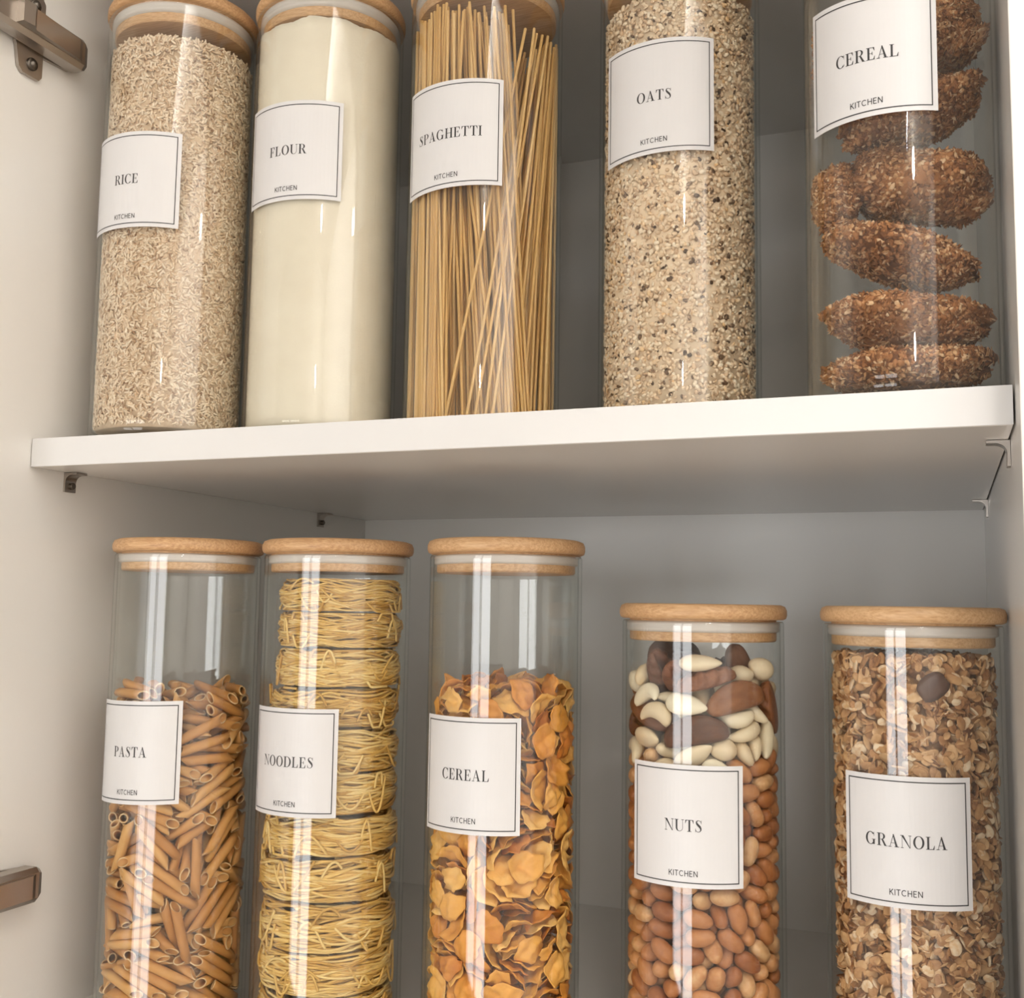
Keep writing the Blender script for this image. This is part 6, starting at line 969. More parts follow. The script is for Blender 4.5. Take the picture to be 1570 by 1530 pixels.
# ---------------------------------------------------------------- contents
rng = np.random.default_rng(11)
def frame_mats(n, rng, a, tilt):
    """rotations for pieces lying against the glass: x axis anywhere in the wall's tangent plane, z axis outward, tilted a little"""
    out = np.zeros((n, 3, 3))
    e_out = np.stack([np.sin(a), -np.cos(a), np.zeros(n)], 1); e_t = np.stack([np.cos(a), np.sin(a), np.zeros(n)], 1); e_z = np.tile([0, 0, 1.0], (n, 1))
    ps = rng.uniform(0, 2 * math.pi, n); tl = rng.normal(0, tilt, n); t2 = rng.normal(0, tilt, n)
    x = np.cos(ps)[:, None] * e_t + np.sin(ps)[:, None] * e_z
    y = np.cross(e_out, x)
    x2 = np.cos(tl)[:, None] * x + np.sin(tl)[:, None] * e_out; z2 = -np.sin(tl)[:, None] * x + np.cos(tl)[:, None] * e_out
    y2 = np.cos(t2)[:, None] * y + np.sin(t2)[:, None] * z2; z3 = np.cross(x2, y2)
    out[:, :, 0] = x2; out[:, :, 1] = y2; out[:, :, 2] = z3
    return out
def shell_points(n, az, spread, r0, r1, z0, z1):
    a = az + rng.uniform(-spread, spread, n); r = rng.uniform(r0, r1, n); z = rng.uniform(z0, z1, n)
    return a, np.stack([r * np.sin(a), -r * np.cos(a), z], 1)
def top_points(n, r, z, dz=0.001):
    a = rng.uniform(0, 2 * math.pi, n); q = r * np.sqrt(rng.uniform(0, 1, n))
    return a, np.stack([q * np.sin(a), -q * np.cos(a), z + rng.uniform(-dz, dz, n)], 1)
def inside(P, Q, half, ri, gap=0.0003):
    """pull pieces in until none of them cuts the glass"""
    P = P.copy(); rr = np.hypot(P[:, 0], P[:, 1]) + 1e-9; er = np.stack([P[:, 0] / rr, P[:, 1] / rr, 0 * rr], 1)
    ext = sum(np.abs((Q[:, :, j] * er).sum(1)) * half[j] for j in range(3))
    k = np.minimum(1, (ri - gap - ext) / rr); P[:, 0] *= k; P[:, 1] *= k
    return P
def rand_rot(n):
    q = rng.normal(size=(n, 4)); q /= np.linalg.norm(q, axis=1)[:, None]
    w_, x, y, z = q.T
    return np.stack([np.stack([1 - 2 * (y * y + z * z), 2 * (x * y - z * w_), 2 * (x * z + y * w_)], 1), np.stack([2 * (x * y + z * w_), 1 - 2 * (x * x + z * z), 2 * (y * z - x * w_)], 1), np.stack([2 * (x * z - y * w_), 2 * (y * z + x * w_), 1 - 2 * (x * x + y * y)], 1)], 1)

# brown rice
M_RICE = pieces('rice_grains', [(0.0, (0.30, 0.17, 0.09)), (0.07, (0.60, 0.41, 0.255)), (0.4, (0.78, 0.605, 0.43)), (1.0, (0.86, 0.72, 0.56))], 0.45, 0.35, 400, 0.2)
cx, cy, z0, R, ri, az = jinfo('rice')
grain = fib_ellipsoid(4, 6, lambda t, p: (0.00205 * math.cos(t), 0.00072 * math.sin(t) ** 0.7 * math.cos(p), 0.00068 * math.sin(t) ** 0.7 * math.sin(p)))
ztop, zb_ = 0.2755 - z0, GB + 0.0004
a, P = shell_points(21000, az, 2.1, ri - 0.0036, ri - 0.0005, zb_ + 0.002, ztop)
Q = frame_mats(len(a), rng, a, 0.35)
a2, P2 = top_points(2600, ri - 0.0025, ztop, 0.0011); Q2 = rand_rot(len(P2))
P = np.concatenate([P, P2]); Q = np.concatenate([Q, Q2]); P = inside(P, Q, (0.0023, 0.0008, 0.0008), ri)
o = scatter_mesh('brown_rice', [grain], np.zeros(len(P), int), P, Q, rng.uniform(0.8, 1.12, (len(P), 1)) * np.ones((1, 3)), M_RICE, loc=(cx, cy, z0 + 0.0003),
                 extra=lathe_vf([(0, zb_), (ri - 0.0026, zb_), (ri - 0.0026, ztop - 0.0006), (0, ztop - 0.0006)], 64))
tag(o, 'brown rice filling the jar with the RICE label', 'rice', None, 'stuff')

# flour
mt, nt, b = mat('flour_powder')
nz = noise(nt, 55.0, 5.0)
nt.links.new(ramp(nt, [(0.3, (0.76, 0.685, 0.56)), (0.7, (0.80, 0.73, 0.605))], nz), b.inputs['Base Color'])
b.inputs['Roughness'].default_value = 0.9; b.inputs['Specular IOR Level'].default_value = 0.1
bump(nt, b, noise(nt, 700.0, 4.0), 0.25, 0.0004)
M_FLOUR = mt
cx, cy, z0, R, ri, az = jinfo('flour')
ztop = 0.2838 - z0
vs, fs = lathe_vf([(0, zb_), (ri - 0.003, zb_), (ri - 0.0004, zb_ + 0.002)] + [(ri - 0.0004, zb_ + (ztop - zb_) * k / 40) for k in range(1, 41)] + [(ri - 0.0010, ztop + 0.0004), (ri * 0.8, ztop + 0.0006), (ri * 0.5, ztop), (0, ztop)], 160)
rg = random.Random(4)
vs2 = []
for (x, y, z) in vs:
    if z > ztop - 0.012 and math.hypot(x, y) > ri - 0.003:
        th = math.atan2(y, x)
        z += 0.0011 * math.sin(5 * th + 1) + 0.0006 * math.sin(13 * th) + rg.uniform(-0.0004, 0.0004)
        z -= 0.0010
    vs2.append((x, y, z))
o = link_mesh('flour', (vs2, fs), M_FLOUR, smooth=True, loc=(cx, cy, z0 + 0.0003))
tag(o, 'cream white flour filling the jar with the FLOUR label', 'flour', None, 'stuff')

# oats
M_OATS = pieces('oat_pieces', [(0.0, (0.07, 0.04, 0.025)), (0.06, (0.20, 0.12, 0.07)), (0.12, (0.67, 0.46, 0.29)), (0.5, (0.82, 0.64, 0.45)), (0.85, (0.90, 0.77, 0.60)), (1.0, (0.80, 0.53, 0.28))], 0.55, 0.25, 500, 0.12)
cx, cy, z0, R, ri, az = jinfo('oats')
oat = fib_ellipsoid(4, 6, lambda t, p: (0.0017 * math.cos(t), 0.00115 * math.sin(t) ** 0.7 * math.cos(p) * (1 + 0.12 * math.cos(2 * p)), 0.0008 * math.sin(t) * math.sin(p)))
ztop = 0.274 - z0
a, P = shell_points(17500, az, 2.1, ri - 0.0058, ri - 0.0005, zb_ + 0.002, ztop)
Q = frame_mats(len(a), rng, a, 0.55)
a2, P2 = top_points(1800, ri - 0.004, ztop, 0.001)
Q = np.concatenate([Q, rand_rot(len(P2))]); P = inside(np.concatenate([P, P2]), Q, (0.0021, 0.0014, 0.001), ri)
o = scatter_mesh('oats', [oat], np.zeros(len(P), int), P, Q, rng.uniform(0.6, 1.2, (len(P), 1)) * np.ones((1, 3)), M_OATS, loc=(cx, cy, z0 + 0.0003),
                 extra=lathe_vf([(0, zb_), (ri - 0.0032, zb_), (ri - 0.0032, ztop - 0.0006), (0, ztop - 0.0006)], 64))
tag(o, 'pale flecked oats filling the jar with the OATS label', 'oats', None, 'stuff')

# spaghetti
M_SPAG = pieces('durum_spaghetti', [(0.0, (0.58, 0.33, 0.105)), (0.5, (0.69, 0.42, 0.15)), (1.0, (0.78, 0.53, 0.24))], 0.38, 0.4, 60, 0.12, (1, 1, 0.2))
cx, cy, z0, R, ri, az = jinfo('spaghetti')
def tube_along(p, q, r, n=8):
    p, q = np.array(p), np.array(q); d = (q - p) / np.linalg.norm(q - p)
    s = np.cross(d, [0, 1, 0]); s /= np.linalg.norm(s); t = np.cross(d, s)
    vs = [tuple(c + r * (math.cos(2 * math.pi * j / n) * s + math.sin(2 * math.pi * j / n) * t)) for c in (p, q) for j in range(n)]
    fs = [(j, (j + 1) % n, n + (j + 1) % n, n + j) for j in range(n)] + [tuple(reversed(range(n))), tuple(range(n, 2 * n))]
    return vs, fs
eu = np.array([math.cos(az), math.sin(az), 0]); ev = np.array([math.sin(az), -math.cos(az), 0])
rg = random.Random(21); rs = ri - 0.0016
def disk(u, v):
    l = math.hypot(u, v)
    if l > 0.985: u, v = u * 0.985 / l, v * 0.985 / l
    return u * rs * eu + v * rs * ev
strands = []
def strand(u0, v0, u1, v1, L=None):
    p = disk(u0, v0); q = disk(u1, v1); L = L or rg.uniform(0.243, 0.247)
    h = math.sqrt(L * L - ((q - p) ** 2).sum())
    strands.append((p + [0, 0, GB + 0.0016], q + [0, 0, GB + 0.0016 + h]))
for k in range(200):     # the upright bunch
    u0 = rg.uniform(-0.86, 0.62); v0 = rg.uniform(-0.35, 0.95)
    u1 = -0.92 + 0.98 * ((u0 + 0.86) / 1.48) + rg.uniform(-0.12, 0.12); u1 = min(u1, 0.06)
    strand(u0, v0, u1, rg.uniform(-0.25, 0.95), rg.uniform(0.250, 0.2585))
for k in range(112):      # the bunch that leans to the other side
    u0 = rg.uniform(-0.75, 0.80); u1 = 0.50 + 0.44 * (u0 + 0.75) / 1.55 + rg.uniform(-0.06, 0.06)
    strand(u0, rg.uniform(-0.6, 0.85), u1, rg.uniform(-0.55, 0.45), rg.uniform(0.2405, 0.247))
for u0, v0, u1, v1 in ((0.38, 0.92, -0.72, 0.62), (0.05, 0.95, 0.62, 0.6), (-0.25, 0.95, 0.66, 0.55), (-0.10, 0.96, 0.75, 0.5), (0.30, 0.93, 0.86, 0.4), (-0.5, 0.85, 0.55, 0.72), (0.45, 0.88, -0.30, 0.9), (0.62, 0.76, 0.94, 0.25)):
    strand(u0, v0, u1, v1, 0.247)
def relax(strands, r, steps=600):
    """push crossing strands apart until none cuts another"""
    A = np.array([p for p, q in strands]); Bq = np.array([q for p, q in strands]); n = len(A); I, J = np.triu_indices(n, 1)
    for it in range(steps):
        d = Bq - A; u_ = d[I]; v_ = d[J]; w_ = A[I] - A[J]
        a_ = (u_ * u_).sum(1); b_ = (u_ * v_).sum(1); c_ = (v_ * v_).sum(1); e_ = (u_ * w_).sum(1); f_ = (v_ * w_).sum(1)
        den = np.maximum(a_ * c_ - b_ * b_, 1e-12)
        s_ = np.clip((b_ * f_ - c_ * e_) / den, 0, 1); t_ = np.clip((b_ * s_ + f_) / c_, 0, 1); s_ = np.clip((b_ * t_ - e_) / a_, 0, 1)
        g = w_ + s_[:, None] * u_ - t_[:, None] * v_; g[:, 2] = 0
        dist = np.linalg.norm(g, axis=1); touching = dist < 2.06 * r
        if not touching.any(): break
        i_, j_ = I[touching], J[touching]; gd = g[touching] / np.maximum(dist[touching], 1e-7)[:, None]
        gd[dist[touching] < 1e-6] = [1, 0, 0]
        push = 0.30 * (2.10 * r - dist[touching])[:, None] * gd
        sb, tb = s_[touching][:, None], t_[touching][:, None]
        for arr, idx, wt, sg in ((A, i_, 1 - sb, 1), (Bq, i_, sb, 1), (A, j_, 1 - tb, -1), (Bq, j_, tb, -1)):
            np.add.at(arr, idx, sg * push * (0.35 + wt))
        for arr in (A, Bq):
            rr = np.hypot(arr[:, 0], arr[:, 1]); k_ = np.minimum(1, (ri - 0.0014) / np.maximum(rr, 1e-9)); arr[:, 0] *= k_; arr[:, 1] *= k_
    lo, hi = np.minimum(A, Bq) - r, np.maximum(A, Bq) + r
    room = np.prod(np.maximum(np.minimum(hi[I], hi[J]) - np.maximum(lo[I], lo[J]), 0), axis=1)
    drop = set(J[(dist < 2.03 * r) & (room > 0.8e-4)].tolist())      # leave out the few that would still cut another
    print('strands left out', len(drop), 'after', it)
    return [(A[i], Bq[i]) for i in range(n) if i not in drop]
strands = relax(strands, 0.00093)
verts, polys, owner = [], [], []
for i, (p, q) in enumerate(strands):
    v, f = tube_along(p, q, 0.00093); o_ = len(verts)
    verts += [(x + cx, y + cy, z + z0) for x, y, z in v]; polys += [tuple(t + o_ for t in g) for g in f]; owner += [i] * len(f)
hits = seen_pieces('spaghetti', polys, verts, owner)
show = [i for i in sorted(hits, key=lambda i: -hits[i]) if hits[i] >= 2][:300]
proto = None
for i in show:
    p, q = strands[i]
    L = np.linalg.norm(q - p); rot = Vector((0, 0, 1)).rotation_difference(Vector((q - p) / L))
    if proto is None:
        o = link_mesh('spaghetti_strand', tube_along((0, 0, 0), (0, 0, 0.25), 0.00093, 10), M_SPAG, smooth=False); proto = o
    else:
        o = proto.copy(); COL.objects.link(o)
    o.matrix_world = Matrix.Translation(Vector((cx, cy, z0)) + Vector(p)) @ rot.to_matrix().to_4x4() @ Matrix.Diagonal((1, 1, L / 0.25, 1))
    tag(o, 'thin golden strand of dry spaghetti standing among its like in the SPAGHETTI jar', 'spaghetti', 'spaghetti strands in the jar')
print('spaghetti shown', len(show))

# wheat biscuits
M_BISC = pieces('wheat_flakes', [(0.0, (0.15, 0.052, 0.018)), (0.3, (0.31, 0.125, 0.045)), (0.65, (0.45, 0.20, 0.08)), (0.85, (0.60, 0.34, 0.165)), (1.0, (0.76, 0.54, 0.34))], 0.75, 0.15, 500, 0.25)
cx, cy, z0, R, ri, az = jinfo('biscuit')
def biscuit(seed, a, b, c):
    rg = np.random.default_rng(seed)
    ph = rg.uniform(0, 6.28, 8)
    def fn(t, p):
        ct, st = math.cos(t), math.sin(t)
        d = 1 + 0.07 * math.sin(3 * p + ph[0] + 2 * ct) + 0.06 * math.sin(5 * ct + 2 * p + ph[1]) + 0.025 * math.sin(13 * ct + 6 * p + ph[2]) + 0.02 * math.sin(19 * p + ph[3]) * st
        sx = (abs(ct) ** 0.85) * (1 if ct > 0 else -1); ss = st ** 0.8
        return (0.93 * a * sx * d, 0.93 * b * ss * math.cos(p) * d, 0.90 * c * ss * math.sin(p) * d)
    core = fib_ellipsoid(28, 36, fn)
    n = 3600
    t = np.arccos(rg.uniform(-1, 1, n)); p = rg.uniform(0, 6.28, n)
    S = np.array([fn(x, y) for x, y in zip(t, p)])
    nr = S / np.array([a * a, b * b, c * c]); nr /= np.linalg.norm(nr, axis=1)[:, None]
    rd = rg.normal(size=(n, 3)); tx = np.cross(nr, rd); tx /= np.linalg.norm(tx, axis=1)[:, None]
    ty = np.cross(nr, tx); tl = rg.normal(0, 0.6, n)
    tx2 = np.cos(tl)[:, None] * tx + np.sin(tl)[:, None] * nr; nz_ = np.cross(tx2, ty)
    Q = np.stack([tx2, ty, nz_], 2)
    fl = fib_ellipsoid(3, 5, lambda t, p: (0.0023 * math.cos(t), 0.0014 * math.sin(t) * math.cos(p), 0.00035 * math.sin(t) * math.sin(p)))
    sc_ = np.stack([rg.uniform(0.5, 1.35, n), rg.uniform(0.5, 1.3, n), rg.uniform(0.7, 1.4, n)], 1)
    return core, fl, S, Q, sc_
W8 = [  # (sideways, towards viewer, height, half length, half depth, half thickness, roll deg, label)
 (0.001, 0.004, 0.0362, 0.0395, 0.034, 0.0118, 1, 'brown wheat biscuit lying flat at the bottom of its jar'),
 (0.001, 0.004, 0.0612, 0.0392, 0.033, 0.0133, -7, 'oval brown wheat biscuit, second from the bottom of its jar'),
 (-0.002, 0.003, 0.0965, 0.0385, 0.030, 0.0132, -20, 'brown wheat biscuit sloping down, third from the bottom of its jar'),
 (0.0085, 0.000, 0.1325, 0.0345, 0.028, 0.0195, -9, 'large rounded brown wheat biscuit just above the sloping one'),
 (-0.0310, 0.002, 0.1300, 0.0118, 0.020, 0.0155, 0, 'small brown wheat biscuit standing at the jar wall, under the CEREAL label'),
 (0.0060, -0.003, 0.1715, 0.0350, 0.027, 0.0145, 15, 'brown wheat biscuit peeping out from under the CEREAL label'),
 (0.0110, -0.002, 0.2060, 0.0310, 0.030, 0.0165, 14, 'topmost visible brown wheat biscuit, beside the middle of its label'),
 (-0.0300, -0.004, 0.2050, 0.0115, 0.024, 0.0300, 4, 'brown wheat biscuit standing upright behind the edge of the CEREAL label'),
]
eu = np.array([math.cos(az), math.sin(az), 0]); ev = np.array([math.sin(az), -math.cos(az), 0])
for i, (u, v, z, a_, b_, c_, roll, lab) in enumerate(W8):
    core, fl, S, Q, s_ = biscuit(40 + i, a_, b_, c_)
    o = scatter_mesh('wheat_biscuit', [fl], np.zeros(len(S), int), S, Q, s_, M_BISC, extra=core)
    r_ = math.radians(roll)
    X = math.cos(r_) * eu + math.sin(r_) * np.array([0, 0, 1.0]); Z = -math.sin(r_) * eu + math.cos(r_) * np.array([0, 0, 1.0])
    B = np.stack([X, np.cross(Z, X), Z], 1)
    o.matrix_world = Matrix.Translation(Vector(np.array([cx, cy, z]) + u * eu + v * ev)) @ Matrix(B.tolist()).to_4x4()
    me = o.data; co = np.empty(len(me.vertices) * 3, np.float32); me.vertices.foreach_get('co', co); co = co.reshape(-1, 3)
    wp = co @ B.T + (u * eu + v * ev + np.array([0, 0, z - z0]))
    rr = np.hypot(wp[:, 0], wp[:, 1]); kk = np.minimum(1, (ri - 0.0004) / np.maximum(rr, 1e-6)); wp[:, 0] *= kk; wp[:, 1] *= kk
    wp[:, 2] = np.maximum(wp[:, 2], GB + 0.0006)
    co = (wp - (u * eu + v * ev + np.array([0, 0, z - z0]))) @ B
    me.vertices.foreach_set('co', co.astype(np.float32).ravel()); me.update()
    tag(o, lab, 'biscuit', 'wheat biscuits in the jar')

# noodle nests
M_NOOD = pieces('egg_noodles', [(0.0, (0.56, 0.31, 0.07)), (0.5, (0.76, 0.49, 0.145)), (1.0, (0.86, 0.65, 0.28))], 0.42, 0.35, 90, 0.22)
cx, cy, z0, R, ri, az = jinfo('nest')
def tube_path(P, r, n=5):
    P = np.asarray(P); T_ = np.gradient(P, axis=0); T_ /= np.linalg.norm(T_, axis=1)[:, None]
    up = np.tile([0.13, 0.21, 0.97], (len(P), 1)); S_ = np.cross(T_, up); S_ /= np.linalg.norm(S_, axis=1)[:, None]; U_ = np.cross(S_, T_)
    vs = []
    for i in range(len(P)):
        for j in range(n):
            a = 2 * math.pi * j / n; vs.append(P[i] + r * (math.cos(a) * S_[i] + math.sin(a) * U_[i]))
    fs = []
    for i in range(len(P) - 1):
        for j in range(n): fs.append((i * n + j, i * n + (j + 1) % n, (i + 1) * n + (j + 1) % n, (i + 1) * n + j))
    fs += [tuple(reversed(range(n))), tuple(range((len(P) - 1) * n, len(P) * n))]
    return vs, fs
def nest_shape(seed, Rn=0.0380, H=0.0236):
    rg = np.random.default_rng(seed); parts = []
    for k in range(74):
        turns = rg.uniform(0.5, 1.5); n = int(56 * turns) + 12
        t = np.linspace(0, 1, n); a = rg.uniform(0, 6.28) + t * turns * 6.28 * rg.choice([-1, 1])
        depth = rg.choice([0, 1, 2], p=[0.55, 0.3, 0.15])
        w1, w2, w3 = rg.uniform(0, 6.28, 3)
        zc = rg.uniform(-0.42, 0.42) * H
        z = zc + H * (0.09 * np.sin(2.0 * a + w1) + 0.06 * np.sin(5.1 * a + w2) + rg.normal(0, 0.10) * (t - 0.5))
        z = np.clip(z, -H * 0.46, H * 0.46)
        bulge = np.sqrt(np.clip(1 - (z / (H * 0.62)) ** 2, 0.05, 1))
        r = Rn * (0.80 + 0.19 * bulge) - depth * 0.0030 + 0.0009 * np.sin(3 * a + w3) + 0.0005 * np.sin(9 * a + w1)
        parts.append(tube_path(np.stack([r * np.cos(a), r * np.sin(a), z], 1), 0.00078))
    for k in range(16):                # loose loops that stand out of the ring
        a0 = rg.uniform(0, 6.28); s = rg.uniform(0.22, 0.55); n = 26; t = np.linspace(0, 1, n)
        zz = rg.uniform(-0.35, 0.35) * H; up = rg.choice([-1, 1]) * rg.uniform(0.25, 0.55) * H
        a = a0 + s * t * rg.uniform(0.4, 1.6); z = np.clip(zz + up * np.sin(math.pi * t * rg.uniform(0.6, 1.3)), -H * 0.49, H * 0.49)
        r = Rn + 0.0006 + rg.uniform(0, 0.0012) * np.sin(math.pi * t)
        parts.append(tube_path(np.stack([r * np.cos(a), r * np.sin(a), z], 1), 0.00078))
    for k in range(26):                # strands across the top and the bottom
        a0, a1 = rg.uniform(0, 6.28, 2); n = 22; t = np.linspace(0, 1, n); rr = Rn * 0.86
        x = (1 - t) * rr * math.cos(a0) + t * rr * math.cos(a1) + 0.003 * np.sin(6 * t + a0); y = (1 - t) * rr * math.sin(a0) + t * rr * math.sin(a1) + 0.003 * np.sin(7 * t + a1)
        parts.append(tube_path(np.stack([x, y, rg.choice([-1, 1]) * H * rg.uniform(0.30, 0.47) + 0 * t], 1), 0.00078))
    return join_vf(*parts)
ord_ = ['topmost', 'second', 'third', 'fourth', 'fifth', 'sixth', 'seventh', 'eighth', 'ninth', 'tenth', 'eleventh', 'twelfth']
eu = np.array([math.cos(az), math.sin(az), 0])
edges_px = [886, 938, 993, 1052, 1112, 1178, 1240, 1300, 1367, 1437, 1500]
zed = [CAM[2] + (925.5 - v) / F_PX * 0.674 for v in edges_px]
protos = []
for i in range(len(zed)):
    zt = zed[i]; zb2 = zed[i + 1] if i + 1 < len(zed) else z0 + GB + 0.0008
    if i < 4: o = link_mesh('noodle_nest', nest_shape(70 + i), M_NOOD, smooth=True); protos.append(o)
    else: o = protos[i % 4].copy(); COL.objects.link(o)
    off = [0.0024, 0.0024, 0.0022, 0.0004, 0.0010, 0.0, 0.0006, -0.0008, 0.0003, -0.0002, 0.0, 0.0005][i]
    o.location = (cx + off * eu[0], cy + off * eu[1], (zt + zb2) / 2)
    k = [0.99, 1.0, 1.0, 1.03, 1.03, 1.05, 1.05, 1.06, 1.06, 1.06, 1.05, 1.05][i]
    o.scale = (k, k, (zt - zb2) / 0.0236 * 0.97); o.rotation_euler = (0, 0, 1.7 * i + (0 if i < 4 else 2.4))
    lab = 'yellow noodle nest, topmost in the NOODLES jar under the lid' if i == 0 else ('yellow noodle nest, %s from the top in the NOODLES jar' % ord_[i])
    tag(o, lab, 'noodles', 'noodle nests in the jar')

# penne
SIM_NAMES = ['p', 'f0', 'f1', 'f2', 'f3', 'f4', 'f5', 'n0', 'n1', 'n2', 'n3', 'almond', 'hazel', 'cashew', 'pecan', 'brazil']
M_CUT = plain('penne_cut_ends', (0.72, 0.50, 0.27), 0.6)
M_PENNE = pieces('wholewheat_penne', [(0.0, (0.47, 0.205, 0.055)), (0.5, (0.60, 0.29, 0.088)), (1.0, (0.69, 0.385, 0.14))], 0.5, 0.3, 160, 0.2)
cx, cy, z0, R, ri, az = jinfo('penne')
place_pieces('penne', np.array([cx, cy, z0 + GB + 0.0012]), load_sim(SIM_PENNE, SIM_NAMES), {'p': penne_shape()}, {'p': [M_PENNE, M_CUT]},
             lambda i, s, p: ('penne_tube', 'brown quill-cut penne tube lying among its like in the PASTA jar', 'pasta', 'penne in the pasta jar'),
             ('penne_heap', 'brown penne deep in the PASTA jar, behind the front tubes', 'pasta'))
# corn flakes
M_FLAKE = pieces('toasted_flakes', [(0.0, (0.56, 0.185, 0.028)), (0.3, (0.72, 0.305, 0.050)), (0.7, (0.80, 0.405, 0.085)), (1.0, (0.85, 0.52, 0.17))], 0.5, 0.35, 130, 0.30, bmp=(500, 0.5, 0.0006))
cx, cy, z0, R, ri, az = jinfo('flakes')
place_pieces('flakes', np.array([cx, cy, z0 + GB + 0.0012]), load_sim(SIM_FLAKES, SIM_NAMES), {'f%d' % k: flake_shape(k, R=0.0092 + 0.0005 * k) for k in range(6)}, {'f%d' % k: M_FLAKE for k in range(6)},
             lambda i, s, p: ('corn_flake', 'curled orange corn flake among its like in the lower CEREAL jar', 'corn flake', 'corn flakes in the jar'),
             ('corn_flake_heap', 'orange corn flakes deep in the lower CEREAL jar, behind the front ones', 'corn flakes'))
# nuts
M_PEANUT = pieces('peanut_skins', [(0.0, (0.29, 0.090, 0.026)), (0.35, (0.43, 0.16, 0.052)), (0.75, (0.54, 0.24, 0.090)), (1.0, (0.68, 0.41, 0.20))], 0.42, 0.4, 260, 0.26, bmp=(520, 0.45, 0.0006))
M_PALE = pieces('blanched_nut', [(0.0, (0.72, 0.56, 0.36)), (0.5, (0.80, 0.68, 0.48)), (1.0, (0.85, 0.76, 0.58))], 0.45, 0.35, 140, 0.25)
M_PECAN = pieces('pecan_skin', [(0.0, (0.10, 0.032, 0.014)), (0.5, (0.20, 0.068, 0.028)), (1.0, (0.34, 0.13, 0.05))], 0.45, 0.4, 220, 0.4, (0.35, 1, 1), bmp=(420, 0.7, 0.0012))
M_BRAZ = pieces('brazil_nut', [(0.0, (0.09, 0.030, 0.012)), (0.5, (0.19, 0.068, 0.026)), (1.0, (0.34, 0.14, 0.055))], 0.5, 0.35, 160, 0.45, (0.4, 1, 1), bmp=(300, 0.6, 0.0010))
cx, cy, z0, R, ri, az = jinfo('nuts')
NS = {'n%d' % k: peanut_shape(k) for k in range(4)}
NS.update(almond=almond_shape(), hazel=hazelnut_shape(), cashew=cashew_shape(), pecan=pecan_shape(), brazil=brazil_shape())
NM = {'n%d' % k: M_PEANUT for k in range(4)}; NM.update(almond=M_PALE, hazel=M_PALE, cashew=M_PALE, pecan=M_PECAN, brazil=M_BRAZ)
NT = {'almond': ('almond', 'cream blanched almond in the mixed top layer of the NUTS jar', 'nut', 'blanched almonds in the nut jar'),
      'hazel': ('hazelnut', 'small round cream hazelnut in the top layer of the NUTS jar', 'nut', 'hazelnuts in the nut jar'),
      'cashew': ('cashew', 'curved cream cashew in the mixed top layer of the NUTS jar', 'nut', 'cashews in the nut jar'),
      'pecan': ('pecan_half', 'dark brown grooved pecan half in the top layer of the NUTS jar', 'nut', 'pecans in the nut jar'),
      'brazil': ('brazil_nut', 'long dark brown three-sided nut in the top layer of the NUTS jar', 'nut', 'brazil nuts in the nut jar')}
place_pieces('nuts', np.array([cx, cy, z0 + GB + 0.0012]), load_sim(SIM_NUTS, SIM_NAMES), NS, NM,
             lambda i, s, p: NT.get(s, ('peanut', 'reddish brown roasted peanut among its like in the NUTS jar', 'nut', 'peanuts in the nut jar')),
             ('nut_heap', 'brown nuts deep in the NUTS jar, behind the front ones', 'nuts'), filler_mat=M_PEANUT)
# granola
M_GRAN = pieces('granola_flakes', [(0.0, (0.15, 0.058, 0.022)), (0.15, (0.38, 0.175, 0.068)), (0.5, (0.58, 0.325, 0.145)), (0.85, (0.72, 0.465, 0.25)), (1.0, (0.82, 0.65, 0.46))], 0.6, 0.25, 350, 0.28, bmp=(600, 0.4, 0.0005))
cx, cy, z0, R, ri, az = jinfo('granola')
def oat_flake(seed):
    rg = random.Random(seed); a1, a2, p0 = rg.uniform(0, 0.12), rg.uniform(0, 0.1), rg.uniform(0, 6); cv = rg.uniform(-0.5, 0.5)
    def fn(t, p):
        c, s = math.cos(t), math.sin(t) ** 0.75
        k = 1 + a1 * math.sin(2 * p + p0) + a2 * math.sin(3 * p + 4 * c)
        x, y = 0.0050 * c, 0.0033 * s * math.cos(p) * k
        return (x, y, 0.0010 * s * math.sin(p) * (1 - 0.55 * math.exp(-(y / 0.0006) ** 2) * (math.sin(p) > 0)) + cv * (x * x + y * y) * 60)
    return fib_ellipsoid(7, 14, fn)
GS = {'g%d' % k: oat_flake(k) for k in range(6)}
ztop = -0.1045 - z0; zz0 = GB + 0.003
n1 = 3900
a, P = shell_points(n1, az, 2.0, ri - 0.0090, ri - 0.0015, zz0, ztop)
Q = frame_mats(n1, rng, a, 0.75)
a2, P2 = top_points(160, ri - 0.008, ztop, 0.0012)
P = np.concatenate([P, P2]); Q = np.concatenate([Q, rand_rot(len(P2))])
items = []
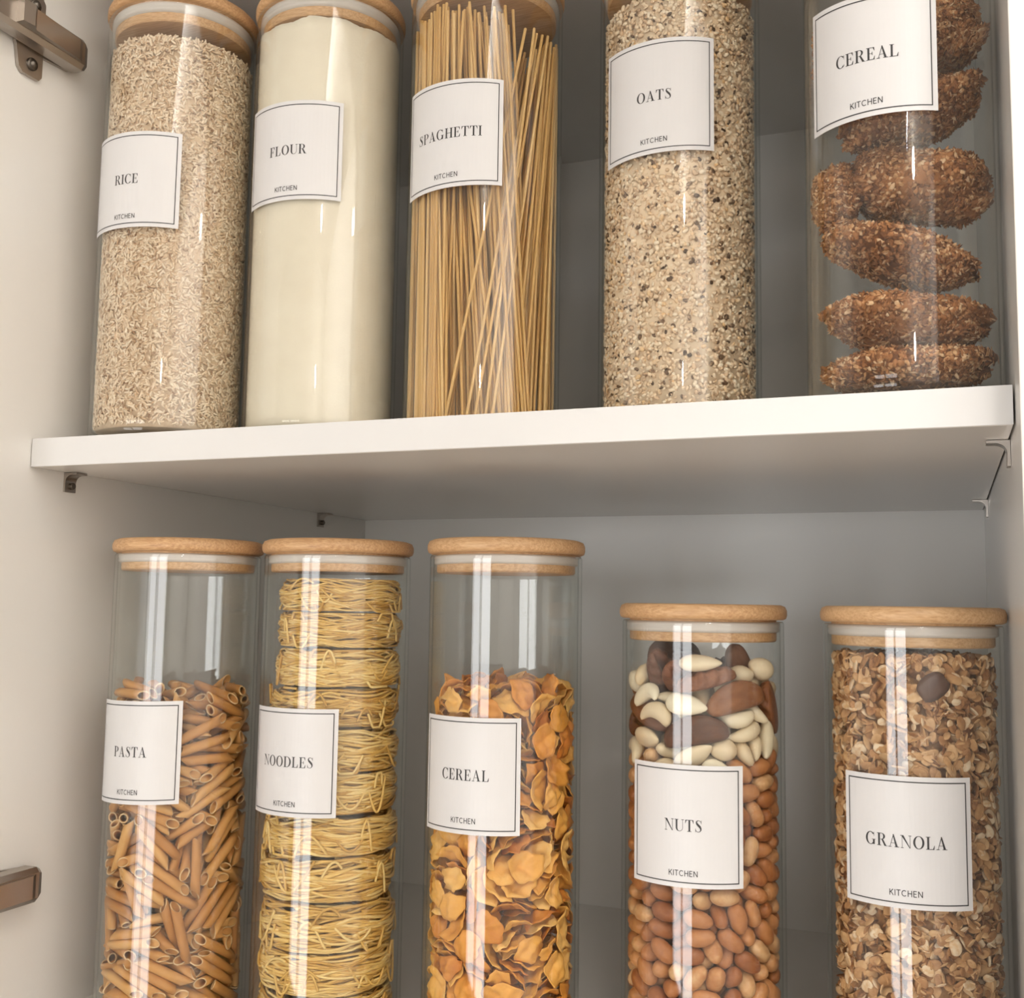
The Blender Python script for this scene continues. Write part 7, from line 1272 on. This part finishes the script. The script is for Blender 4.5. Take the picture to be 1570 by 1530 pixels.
for i in range(len(P)):
    s_ = float(rng.uniform(0.5, 1.0)); ext = np.abs(Q[i][:, 0]) * 0.005 + np.abs(Q[i][:, 1]) * 0.0033
    er = P[i][:2] / np.hypot(*P[i][:2]); out = abs(Q[i][0, 0] * er[0] + Q[i][1, 0] * er[1]) * 0.005 + abs(Q[i][0, 1] * er[0] + Q[i][1, 1] * er[1]) * 0.0033 + 0.0021
    rmax = ri - 0.0004 - out * s_
    r_ = np.hypot(*P[i][:2])
    if r_ > rmax: P[i][:2] *= rmax / r_
    ez = (abs(Q[i][2, 0]) * 0.005 + abs(Q[i][2, 1]) * 0.0033 + 0.0021) * s_
    P[i][2] = min(max(P[i][2], GB + 0.0006 + ez), SHORT['plug'] - z0 - 0.0009 - ez)
    items.append(('g%d' % rng.integers(6), P[i], Q[i], s_))
place_pieces('granola', np.array([cx, cy, z0 + 0.0003]), items, GS, {k: M_GRAN for k in GS},
             lambda i, s, p: ('granola_flake', 'tan toasted oat flake among its like in the GRANOLA jar', 'oat flake', 'granola flakes in the jar'),
             ('granola', 'toasted oat granola packed in the GRANOLA jar', 'granola'),
             extra=lathe_vf([(0, GB + 0.0006), (ri - 0.0100, GB + 0.0006), (ri - 0.0100, ztop - 0.002), (0, ztop - 0.002)], 48))
chunk = fib_ellipsoid(7, 9, lambda t, p: (0.0078 * math.cos(t) * (1 + 0.12 * math.sin(3 * p)), 0.0062 * math.sin(t) ** 0.6 * math.cos(p) * (1 + 0.12 * math.cos(2 * p + 1)), 0.0024 * math.sin(t) ** 0.6 * math.sin(p)))
def on_glass(u, v, gap):
    d = C_FWD + C_RIGHT * (u - 785) / F_PX + C_DOWN * (v - 765) / F_PX
    rr = ri - gap
    a = d[0] ** 2 + d[1] ** 2; b = 2 * ((CAM[0] - cx) * d[0] + (CAM[1] - cy) * d[1]); c = (CAM[0] - cx) ** 2 + (CAM[1] - cy) ** 2 - rr * rr
    t = (-b - math.sqrt(b * b - 4 * a * c)) / 2 / a
    return np.array(CAM) + t * d
pt = on_glass(1430, 1053, 0.0030)
aa = math.atan2(pt[0] - cx, -(pt[1] - cy))
o = link_mesh('chocolate_chunk', chunk, plain('dark_chocolate', (0.10, 0.045, 0.028), 0.45), smooth=True)
e_out = np.array([math.sin(aa), -math.cos(aa), 0]); e_t = np.array([math.cos(aa), math.sin(aa), 0])
X = 0.8 * e_t + 0.6 * np.array([0, 0, 1.0]); B = np.stack([X, np.cross(e_out, X), e_out], 1)
o.matrix_world = Matrix.Translation(Vector(pt)) @ Matrix(B.tolist()).to_4x4()
tag(o, 'dark chocolate chunk among the oat flakes near the top of the GRANOLA jar', 'chocolate')
